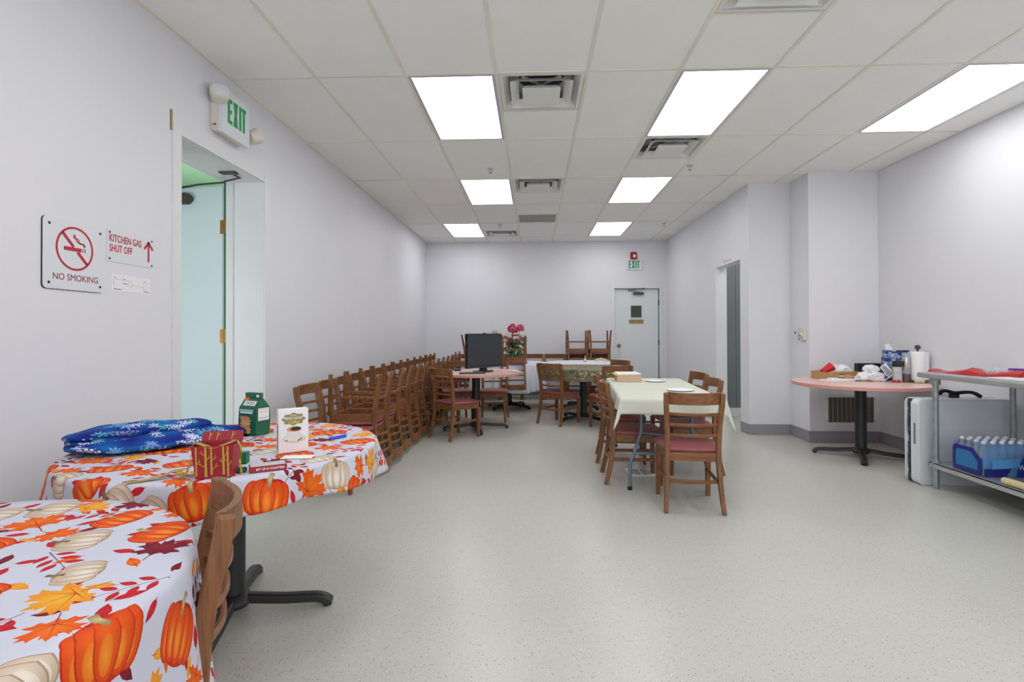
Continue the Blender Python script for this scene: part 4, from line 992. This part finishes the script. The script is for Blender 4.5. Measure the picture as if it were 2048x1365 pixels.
MB().box(-.058, .058, -.026, .028, .020, .0215).build('window', M['lgrey'], t)
fq = frame((0, -.0302, 0), (1, 0, 0), (0, 0, 1)); text('lettering', 'SET OF 8 COASTERS', M['paper'], t, fq, .006, .006, .095, .0085, bold=.02)
o = tag(MB().prism([(-.03, -.012), (.03, -.01), (.032, .012), (-.026, .014)], 0, .016).build('foil_packet', M['bagg'], None, bevel=.003), 'small green packet lying left of the coaster set', 'packet'); o.location = (-1.068, 1.885, ZT); o.rotation_euler = (0, 0, D(15))
o = tag(MB().box(-.025, .025, -.018, .018, 0, .042).build('green_box', mat('box_green', (26, 120, 76), .5), None, bevel=.001), 'small green box standing behind the red gift box', 'box'); o.location = (-1.128, 2.02, ZT); o.rotation_euler = (0, 0, D(8))
# ------------------------------------------------------------------ pink table with the monitor
ZP = .751
t = thing('monitor', 'large black flat screen monitor turned to the right on the pink table', 'monitor', (-.635, 6.84, ZP), D(51))
mb = MB(); mb.box(-.32, .32, -.015, .02, .055, .49); mb.build('housing', M['dk'], t, bevel=.004)
MB().box(-.308, .308, -.0165, -.014, .085, .478).build('screen', M['scr'], t)
MB().box(-.32, .32, -.02, -.012, .055, .075).build('lower_bezel', mat('dark_bezel', (66, 68, 72), .25), t, bevel=.002)
MB().box(-.05, .05, -.01, .05, .0, .07).build('neck', M['dk'], t, bevel=.008)
MB().prism(ell(0, .02, .16, .10, 28), 0, .014).build('stand_base', M['dk'], t)
def put(o, x, y, z, rz, label, cat, group=None):
    o.location = (x, y, z); o.rotation_euler = (0, 0, D(rz)); return tag(o, label, cat, group)
mb = MB(); mb.box(-.16, .16, -.05, .05, 0, .014)
kb = thing('keyboard', 'black keyboard lying in front of the monitor on the pink table', 'keyboard', (-.76, 6.555, ZP), D(12))
mb.build('case', M['dk'], kb, bevel=.003)
for r_ in range(4):
    for c_ in range(12): MB().box(-.15+c_*.025, -.129+c_*.025, -.042+r_*.022, -.024+r_*.022, .014, .018).build('key', M['mgrey'], kb)
mb = MB(); mb.lathe([(.002, .004), (.05, .004), (.085, .014), (.088, .017), (.05, .0075), (.002, .007)], 32); put(mb.build('plate', M['paper'], None, smooth=True), -1.10, 6.80, ZP, 0, 'white plate at the left edge of the pink monitor table', 'plate')
mb = MB(); mb.lathe([(.07, 0), (.075, .01), (.06, .024), (.03, .028)], 28); put(mb.build('black_dish', M['dk'], None, smooth=True), -1.035, 7.05, ZP, 0, 'low round black dish on the pink table left of the monitor', 'dish')
mb = MB(); mb.box(-.08, .08, -.05, .05, 0, .006); put(mb.build('white_notepad', M['paper'], None), -.90, 6.72, ZP, 20, 'white notepad with a dark cover edge left of the keyboard', 'notepad')
mb = MB(); mb.lathe([(.002, .002), (.045, .004), (.06, .014), (.04, .017), (.002, .018)], 24); put(mb.build('white_saucer', M['paper'], None, smooth=True), -.26, 6.82, ZP, 0, 'small white saucer at the right edge of the pink monitor table', 'saucer')
# ------------------------------------------------------------------ flower arrangement
t = thing('flower_arrangement', 'arrangement of pink and red peonies in a pot behind the upturned chair', 'flowers', (-.36, 9.02, .757))
MB().lathe([(.055, 0), (.07, .02), (.085, .12), (.09, .13), (.08, .13), (.07, .11)], 24).build('pot', mat('dark_pot', (70, 66, 60), .5), t, smooth=True)
rnd = random.Random(11)
def bloom(x, y, z, r, m, n=34):
    mb = MB()
    for k in range(n):
        ph_ = rnd.uniform(0, 2*PI); el_ = math.asin(rnd.uniform(-.5, 1)); R0 = r*rnd.uniform(.55, .95)
        c = Vector((x+R0*math.cos(el_)*math.cos(ph_), y+R0*math.cos(el_)*math.sin(ph_), z+R0*math.sin(el_)))
        nrm = (c-Vector((x, y, z))).normalized(); q = nrm.to_track_quat('Z', 'Y').to_matrix().to_4x4()
        T = Matrix.Translation(c) @ q @ Matrix.Rotation(rnd.uniform(-.5, .5), 4, 'X'); s = r*rnd.uniform(.34, .5)
        rg = [[T @ Vector((s*k_*math.cos(a_), s*k_*.8*math.sin(a_), zz)) for a_ in np.linspace(0, 2*PI, 8, endpoint=False)] for k_, zz in ((.2, -.002), (1, s*.25), (.9, s*.25+.003), (.1, .003))]
        mb.rings(rg)
    mb.ball((x, y, z), r*.6, 8); return mb.build('bloom', m, t)
bl = [(.005, 0, .545, .085, 'rose'), (.130, .02, .560, .070, 'rose'), (-.045, -.03, .335, .068, 'rosed'), (.120, -.03, .355, .080, 'rose'), (.045, .0, .43, .035, 'rosed')]
for x, y, z, r_, m_ in bl: bloom(x, y, z, r_, M[m_])
for k in range(34):
    a_ = rnd.uniform(0, 2*PI); rr = rnd.uniform(.06, .19); bloom(rr*math.cos(a_)+.03, rr*math.sin(a_)*.7, rnd.uniform(.30, .46), .036, M['bloomw'] if k % 5 else M['rosed'], 13)
mb = MB()
for x, y, z, r_, m_ in bl: mb.tube(spline([(0, 0, .1), (x*.4, y*.5, z*.5), (x, y, z)], 4), .004, 5)
mb.build('stems', M['leaf'], t)
mb = MB()
for k in range(260):
    a_ = rnd.uniform(0, 2*PI); rr = rnd.uniform(.03, .20); c = Vector((rr*math.cos(a_)+.03, rr*math.sin(a_)*.8, rnd.uniform(.10, .44)))
    T = Matrix.Translation(c) @ Euler((rnd.uniform(-1.2, 1.2), rnd.uniform(-1.2, 1.2), a_)).to_matrix().to_4x4(); s = rnd.uniform(.028, .048)
    mb.prism([(-s, 0), (-s*.4, -s*.4), (s*.5, -s*.3), (s*1.2, 0), (s*.5, s*.3), (-s*.4, s*.4)], -.0008, .0008, T)
o = mb.build('foliage', M['leaf'], t); o['kind'] = 'stuff'
# ------------------------------------------------------------------ yellow table
ZY = .7505
t = thing('letter_box', 'shallow tan cardboard box of papers on the far left of the yellow tablecloth', 'box', (.975, 5.62, ZY), D(-3))
mb = MB(); mb.box(-.12, .12, -.16, .16, 0, .003)
for s in (-1, 1): mb.box(s*.12-.0015, s*.12+.0015, -.16, .16, 0, .066); mb.box(-.12, .12, s*.16-.0015, s*.16+.0015, 0, .066)
mb.build('carton', M['kraft'], t)
MB().box(-.145, .11, -.15, .15, .067, .069, Matrix.Rotation(D(5), 4, 'Z')).build('folder', M['yellow'], t)
MB().box(-.12, .115, -.14, .15, .0695, .082, Matrix.Rotation(D(2), 4, 'Z')).build('papers', M['paper'], t)
put(MB().lathe([(.002, 0), (.09, .0), (.115, .008), (.117, .010), (.09, .003), (.002, .003)], 36).build('paper_plate', M['paper'], None, smooth=True), 1.26, 4.66, ZY, 0, 'round white plate on the yellow tablecloth, near the front chair', 'plate')
put(MB().lathe([(.002, 0), (.075, .0), (.10, .008), (.102, .010), (.08, .003), (.002, .003)], 36).build('paper_plate', M['paper'], None, smooth=True), 1.24, 5.52, ZY, 0, 'round white plate on the far half of the yellow tablecloth', 'plate')
# things on the lace table
mb = MB(); mb.tube(spline([(-.12, 0, .01), (-.06, .01, .03), (0, 0, .035), (.06, -.01, .02), (.12, 0, .008)], 4), .014, 8); mb.ball((0, 0, .045), .02, 8)
put(mb.build('folded_napkin', M['cream'], None, smooth=True), 1.16, 9.22, .757, 10, 'cream bundle lying on the lace tablecloth below the right upturned chair', 'napkin')
mb = MB(); mb.lathe([(.03, 0), (.032, .03), (.012, .05), (.004, .11)], 12); put(mb.build('table_tent', M['cream'], None), .86, 9.0, .757, 0, 'small cream candle standing on the lace tablecloth', 'candle')
# ------------------------------------------------------------------ round table in the alcove
ZA = .7505
t = thing('cardboard_tray', 'shallow brown cardboard tray at the back left of the round alcove table', 'box', (3.22, 5.86, ZA), D(15))
mb = MB(); mb.box(-.2, .2, -.11, .11, 0, .003)
for s in (-1, 1): mb.box(s*.2-.002, s*.2+.002, -.11, .11, 0, .082); mb.box(-.2, .2, s*.11-.002, s*.11+.002, 0, .082)
mb.build('tray', M['card'], t)
MB().prism(ell(0, 0, .05, .012, 16), 0, .002, frame((-.02, -.1125, .045), (1, 0, 0), (0, 0, 1))).build('hand_hole', M['dk'], t)
T = Matrix.Rotation(D(-62), 4, 'Y') @ Matrix.Rotation(D(10), 4, 'X')
t = thing('red_cup', 'red plastic party cup lying tilted in the cardboard tray', 'cup', (3.075, 5.83, ZA+.075))
MB().lathe([(.030, 0), (.047, .115), (.044, .115), (.028, .004)], 24, T=Matrix.Rotation(D(58), 4, 'Y')).build('cup', M['cupred'], t, smooth=True)
MB().lathe([(.0475, .113), (.050, .116), (.0475, .119), (.043, .115)], 24, T=Matrix.Rotation(D(58), 4, 'Y')).build('rim', M['paper'], t, smooth=True)
def crumple(name, c, s, m, label, cat, seed, parts=3, group=None):
    rn = random.Random(seed); t = None
    k1, k2, k3 = rn.uniform(0, 6), rn.uniform(0, 6), rn.uniform(8, 14)
    def fn(p, a, b):
        q = 1+.22*math.sin(5*b+k1)*math.cos(3*a+k2)+.10*math.sin(k3*b+7*a); p = Vector((p.x*q, p.y*q, p.z*(1+.25*math.sin(3*b+k2)))); p.z = max(p.z, -s[2]*.98); return p
    o = lump(name, m, None, (0, 0, s[2]), s, 0, 30, fn); o.data.polygons.foreach_set('use_smooth', [False]*len(o.data.polygons)); o.location = c; return tag(o, label, cat, group)
crumple('plastic_bag', (3.30, 5.93, ZA+.004), (.11, .06, .065), M['paper'], 'crumpled white plastic bag in the cardboard tray behind the red cup', 'bag', 3)
for i, (x, y, rz_, lb) in enumerate(((3.11, 5.62, 18, 'stack of white papers in front of the cardboard tray on the alcove table'), (3.19, 5.66, -8, 'upper white leaflet lying across the stack of papers on the alcove table'))):
    put(MB().box(-.14, .14, -.09, .09, 0, .012).build('paper_stack', M['paper'], None, bevel=.002), x, y, ZA+i*.0125, rz_, lb, 'papers')
crumple('tan_napkin', (3.21, 5.64, ZA+.026), (.075, .05, .014), mat('tan_napkin_paper', (206, 160, 112), .7), 'crumpled tan napkin on top of the white papers on the alcove table', 'napkin', 8)
t = thing('black_box', 'black product box with a small white square mark on the alcove table', 'box', (3.56, 5.86, ZA))
MB().box(-.12, .12, -.03, .03, 0, .165).build('box', M['dk'], t, bevel=.001)
fz = frame((0, -.0303, 0), (1, 0, 0), (0, 0, 1)); MB().prism([(x+.02, y+.135) for x, y in rrect(.035, .038, .005)], .0002, .001, fz).build('mark', M['paper'], t)
quad('print', M['paper'], t, fz, -.06, -.035, .082, .09); quad('print', M['paper'], t, fz, -.02, .03, .078, .084)
crumple('white_towel', (3.42, 5.58, ZA), (.125, .07, .045), M['paper'], 'rumpled white towel heaped in the middle of the alcove table', 'towel', 5)
def arch(p, a, b): return p
crumple('white_towel', (3.44, 5.60, ZA+.086), (.07, .045, .035), M['paper'], 'small white cloth heaped on top of the rumpled towel', 'towel', 15)
# whisk-like grater
t = thing('wire_whisk', 'grey striped folded kitchen tool leaning by the jar on the alcove table', 'kitchen tool', (3.56, 5.47, ZA))
T = Matrix.Translation((-.0, 0, .06)) @ Matrix.Rotation(D(-38), 4, 'Y')
for k in range(8): MB().box(-.03+k*.001, .03-k*.003, -.002, .002, .0+k*.017, .009+k*.017, T).build('slat', M['mgrey'], t)
MB().box(-.035, .035, -.001, .001, -.005, .14, T @ Matrix.Translation((0, .004, 0))).build('backing', M['paper'], t)
MB().tube([(.06, -.01, .004), (.0, 0, .07), (-.09, 0, .0)], .006, 8).build('handle', M['lgrey'], t)
for i, (x, y, lb) in enumerate(((3.545, 5.42, 'left small red pepper at the foot of the striped kitchen tool'), (3.59, 5.415, 'right small red pepper beside the jar with the black lid'))):
    mb = MB(); mb.ball((0, 0, .014), .016, 12, (1.2, 1, .9)); put(mb.build('red_pepper', M['dirtyred'], None, smooth=True), x, y, ZA, 0, lb, 'pepper', 'small red peppers')
t = thing('jar', 'clear jar with a black lid and cream contents on the alcove table', 'jar', (3.605, 5.46, ZA))
MB().lathe([(.040, 0), (.043, .01), (.043, .09), (.038, .13), (.038, .155), (.035, .155), (.035, .13), (.04, .09), (.04, .006)], 28).build('glass', M['clear'], t, smooth=True)
MB().lathe([(.037, .085), (.037, .148)], 24).build('contents', mat('cream_powder', (226, 214, 196), .8), t)
MB().lathe([(.036, .006), (.037, .084)], 24).build('label', M['paper'], t)
MB().lathe([(.041, .156), (.042, .16), (.042, .205), (.040, .21)], 28).build('lid', M['dk'], t, smooth=True)
t = thing('pepper_mill', 'silver cylinder pepper mill with dark ground contents at its foot', 'pepper mill', (3.69, 5.46, ZA))
MB().lathe([(.032, 0), (.033, .004), (.033, .075), (.032, .08)], 24).build('grind_chamber', M['jarbot'], t, smooth=True)
MB().lathe([(.034, .082), (.036, .09), (.036, .115), (.034, .12)], 24).build('collar', M['clear'], t, smooth=True)
MB().lathe([(.033, .121), (.034, .13), (.034, .24), (.032, .25)], 24).build('barrel', mat('polished_steel', (206, 204, 196), .2, metal=.9), t, smooth=True)
MB().lathe([(.035, .251), (.036, .258), (.036, .285), (.02, .295)], 24).build('cap', M['clear'], t, smooth=True)
# picture book leaning behind
def pic_mat():
    m = bpy.data.materials.new('snowy_village_picture'); m.use_nodes = True; nt = m.node_tree; N = nt.nodes.new; L = nt.links.new; b = nt.nodes['Principled BSDF']
    tc = N('ShaderNodeTexCoord'); n = N('ShaderNodeTexNoise'); n.inputs['Scale'].default_value = 15; n.inputs['Detail'].default_value = 5; n.inputs['Distortion'].default_value = .8
    mp = N('ShaderNodeMapping'); mp.inputs['Scale'].default_value = (1, 1, 1.6); L(tc.outputs['Object'], mp.inputs[0]); L(mp.outputs[0], n.inputs[0])
    r = N('ShaderNodeValToRGB'); r.color_ramp.interpolation = 'CONSTANT'; e = r.color_ramp.elements; e[0].position = 0; e[0].color = (*lin((24, 32, 62)), 1); e[1].position = .42; e[1].color = (*lin((44, 70, 130)), 1)
    for p, c in ((.5, (96, 124, 180)), (.55, (196, 206, 228)), (.6, (60, 84, 150)), (.67, (124, 96, 120))): x = e.new(p); x.color = (*lin(c), 1)
    L(n.outputs['Fac'], r.inputs[0]); L(r.outputs[0], b.inputs['Base Color']); b.inputs['Roughness'].default_value = .35; return m
t = thing('gift_bag', 'blue gift bag with a snowy village picture standing behind the jars', 'gift bag', (3.735, 5.68, ZA), D(-3))
mb = MB(); mb.rings([[(-.12, -.04, 0), (.12, -.04, 0), (.12, .04, 0), (-.12, .04, 0)], [(-.12, -.045, .15), (.12, -.045, .15), (.12, .045, .15), (-.12, .045, .15)], [(-.12, -.02, .31), (.12, -.02, .31), (.12, .02, .31), (-.12, .02, .31)]]); mb.build('bag', pic_mat(), t)
mb = MB(); mb.rings([[(-.10+.03*k*math.sin(k*9), -.015, .30), (-.02, -.015, .30), (-.02, .012, .30), (-.10, .012, .30)] if k == 0 else [(-.11, -.01, .37), (-.07, -.012, .38), (-.06, .01, .38), (-.10, .01, .365)] for k in range(2)]); mb.build('tissue', M['paper'], t)
mb = MB(); mb.rings([[(-.02, -.012, .30), (.03, -.012, .30), (.03, .01, .30), (-.02, .01, .30)], [(-.003, -.003, .345), (.003, -.003, .348), (.003, .003, .348), (-.003, .003, .345)]]); mb.build('tissue', M['cream'], t)
t = thing('paper_towel_holder', 'white paper towel roll on a dark wooden holder with a round knob', 'paper towels', (3.83, 5.44, ZA))
t.location.x = 3.79
MB().lathe([(.085, 0), (.088, .008), (.085, .018), (.04, .022)], 36).build('base', M['knobwood'], t, smooth=True)
MB().lathe([(.060, .024), (.061, .03), (.061, .30), (.058, .304), (.02, .305)], 36).build('towel_roll', M['paper'], t, smooth=True)
MB().lathe([(.009, .30), (.009, .325), (.022, .332), (.027, .348), (.02, .366), (.004, .372)], 20).build('knob', M['knobwood'], t, smooth=True)
mb = MB(); mb.sweep([(.061*math.cos(a_)+.0, .061*math.sin(a_), .165) for a_ in np.linspace(-.1, -1.2, 6)]+[(.075, -.045, .165)], rect(.002, .27)); mb.build('loose_sheet', M['paper'], t)
crumple('garlic_bag', (3.75, 5.36, ZA), (.035, .03, .018), mat('pale_green_bulb', (206, 212, 184), .6), 'small pale green bundle between the pepper mill and the towel holder', 'bundle', 12)
# ------------------------------------------------------------------ on the steel table
ZS = .921
mb = MB(); rows = []
for k in range(14):
    y = -.36+.72*k/13; w = .085*(1-.25*abs(k-7)/7); h = .020+.014*math.sin(k*.9+1)+.016*(k < 8); h = max(h, .010)
    rows.append([(-w, y, .0005), (w, y, .0005), (w*.8, y, h), (0, y, h*1.15), (-w*.7, y, h*.7)])
mb.rings(rows); o = mb.build('red_snack_packet', M['redbag'], None, bevel=.001); put(o, 3.37, 4.22, ZS, 8, 'long crumpled red foil packet on the steel table', 'packet')
crumple('clear_bag', (3.39, 4.10, ZS), (.035, .055, .030), M['clear'], 'small crumpled clear plastic bag behind the red packet on the steel table', 'bag', 21)
t = thing('purple_packet', 'pink and purple packet lying on the steel table at the right edge', 'packet', (3.62, 4.12, ZS), D(10))
MB().prism([(-.1, -.12), (.02, -.13), (.02, .12), (-.1, .12)], .0, .03, None, [(-.1, -.12), (.02, -.13), (.02, .12), (-.1, .12)]).build('pink_half', M['pinkp'], t, bevel=.006)
MB().prism([(.02, -.13), (.13, -.13), (.13, .12), (.02, .12)], .0, .05, None, [(.02, -.13), (.11, -.12), (.11, .12), (.02, .12)]).build('purple_half', M['purple'], t, bevel=.006)
MB().box(.005, .02, -.12, .12, .03, .034).build('yellow_band', M['yellow'], t)
put(MB().box(-.10, .10, -.14, .14, 0, .01).build('white_tray', M['plastic'], None, bevel=.004), 3.30, 3.78, ZS, 3, 'flat white tray under the purple packet at the right edge of the steel table', 'tray')
mb = MB(); mb.lathe([(.002, .10), (.02, .09), (.06, .03), (.075, 0)], 20); put(mb.build('white_cone', M['paper'], None, smooth=True), 3.28, 3.62, ZS+.011, 0, 'white folded napkin cone cut off by the right edge of the photo', 'napkin')
# ------------------------------------------------------------------ on the undershelf
ZU = .2065
t = thing('water_bottle_pack', 'shrink-wrapped pack of water bottles in blue film on the undershelf', 'water bottles', (3.425, 4.115, ZU)); t.scale = (1, 1, 1.18)
bt = MB().lathe([(.028, 0), (.031, .01), (.031, .05), (.029, .06), (.031, .07), (.031, .12), (.026, .15), (.013, .185), (.012, .195)], 16).build('bottle', M['clear'], t, smooth=True)
cp = MB().lathe([(.0145, .196), (.0145, .208), (.012, .21)], 14).build('cap', M['paper'], bt, smooth=True)
lbm = mat('bottle_label', (92, 150, 220), .3)
lbx = MB().lathe([(.0315, .055), (.0315, .11)], 16).build('label', lbm, bt)
register(t); first = True
for i in range(6):
    for j in range(4):
        if first: o = bt; first = False
        else: o = copy_tree(bt, t)
        o.location = (-.17+i*.064, -.10+j*.064, .001)
mb = MB(); x0, x1, y0, y1 = -.212, .19, -.142, .132
prof = [(y0, 0), (y0-.004, .1), (y0+.002, .15), (y0+.03, .192), (0, .206), (y1-.03, .192), (y1-.002, .15), (y1+.002, .1), (y1, 0)]
mb.rings([[(x, y+.004*math.sin(k*3), z) for y, z in prof] for k, x in enumerate(np.linspace(x0, x1, 7))], closed=False, cap=False)
w = mb.build('film', M['clearblue'], t); so = w.modifiers.new('th', 'SOLIDIFY'); so.thickness = .0006
fw_ = frame((0, y0-.0065, 0), (1, 0, 0), (0, 0, 1))
mb = MB(); mb.prism([(-.205, .004), (-.06, .004), (-.02, .05), (-.205, .05)], 0, .0008, fw_); mb.build('film_print', M['navy'], t)
mb = MB(); mb.prism([(.015, .004), (.19, .004), (.19, .09), (.13, .148), (.08, .148), (.04, .08)], 0, .0008, fw_); wp = mb.build('film_print', mat('print_blue', (26, 62, 160), .35), t)
text('lettering', 'WATER', M['paper'], wp, fw_, .032, .045, .135, .034, align='LEFT', lift=.001)
mb = MB(); mb.prism([(-.15, .05), (.03, .06), (.05, .12), (-.15, .10)], 0, .0007, fw_); mb.build('film_print', mat('sky_print', (96, 166, 226), .35), t)
fe = frame((x0-.002, 0, 0), (0, -1, 0), (0, 0, 1))
mb = MB(); o_ = [(-.12, .01), (.135, .01), (.135, .10), (.06, .165), (-.10, .165), (-.125, .14)]; i_ = [(-.10, .035), (.105, .035), (.105, .09), (.04, .14), (-.085, .14), (-.10, .12)]
mb.rings([[fe @ Vector((x, y, z)) for x, y in q] for q, z in ((o_, .0), (o_, .004), (i_, .004), (i_, .0), (o_, 0))], cap=False); mb.build('film_handle', M['navy'], t)
MB().prism(i_, 0, .002, fe).build('film_print', mat('teal_print', (40, 118, 176), .35), t)
t = thing('white_red_box', 'white box with a red pattern on the undershelf at the right edge', 'box', (3.52, 3.72, ZU))
MB().box(-.15, .22, -.10, .10, 0, .20).build('carton', M['paper'], t, bevel=.002)
fv = frame((0, -.1005, 0), (1, 0, 0), (0, 0, 1)); MB().prism([(-.15, .12), (-.08, .06), (.02, .05), (.0, .2), (-.12, .2)], 0, .001, fv).build('red_print', M['red'], t)
fv2 = frame((-.1505, 0, 0), (0, -1, 0), (0, 0, 1)); MB().prism([(-.1, .1), (.02, .06), (.1, .03), (.1, .16), (.06, .2), (-.1, .2)], 0, .001, fv2).build('red_print', M['red'], t)
MB().prism([(.02, .10), (.06, .15), (.1, .17), (.1, .06)], .001, .002, fv2).build('pattern', M['lgrey'], t)
put(MB().box(-.14, .12, -.16, .07, 0, .03).build('cardboard_flat', M['card'], None, bevel=.003), 3.57, 3.75, ZU+.201, 0, 'flat brown cardboard box on top of the white and red box', 'box')
mb = MB(); mb.tube(spline([(0, .12, .026), (0.0, .0, .028), (.005, -.15, .026), (0, -.3, .028)], 4), .024, 12); put(mb.build('paper_roll', M['cream'], None, smooth=True), 3.215, 3.68, ZU, 0, 'cream rolled paper lying at the front of the undershelf', 'roll')
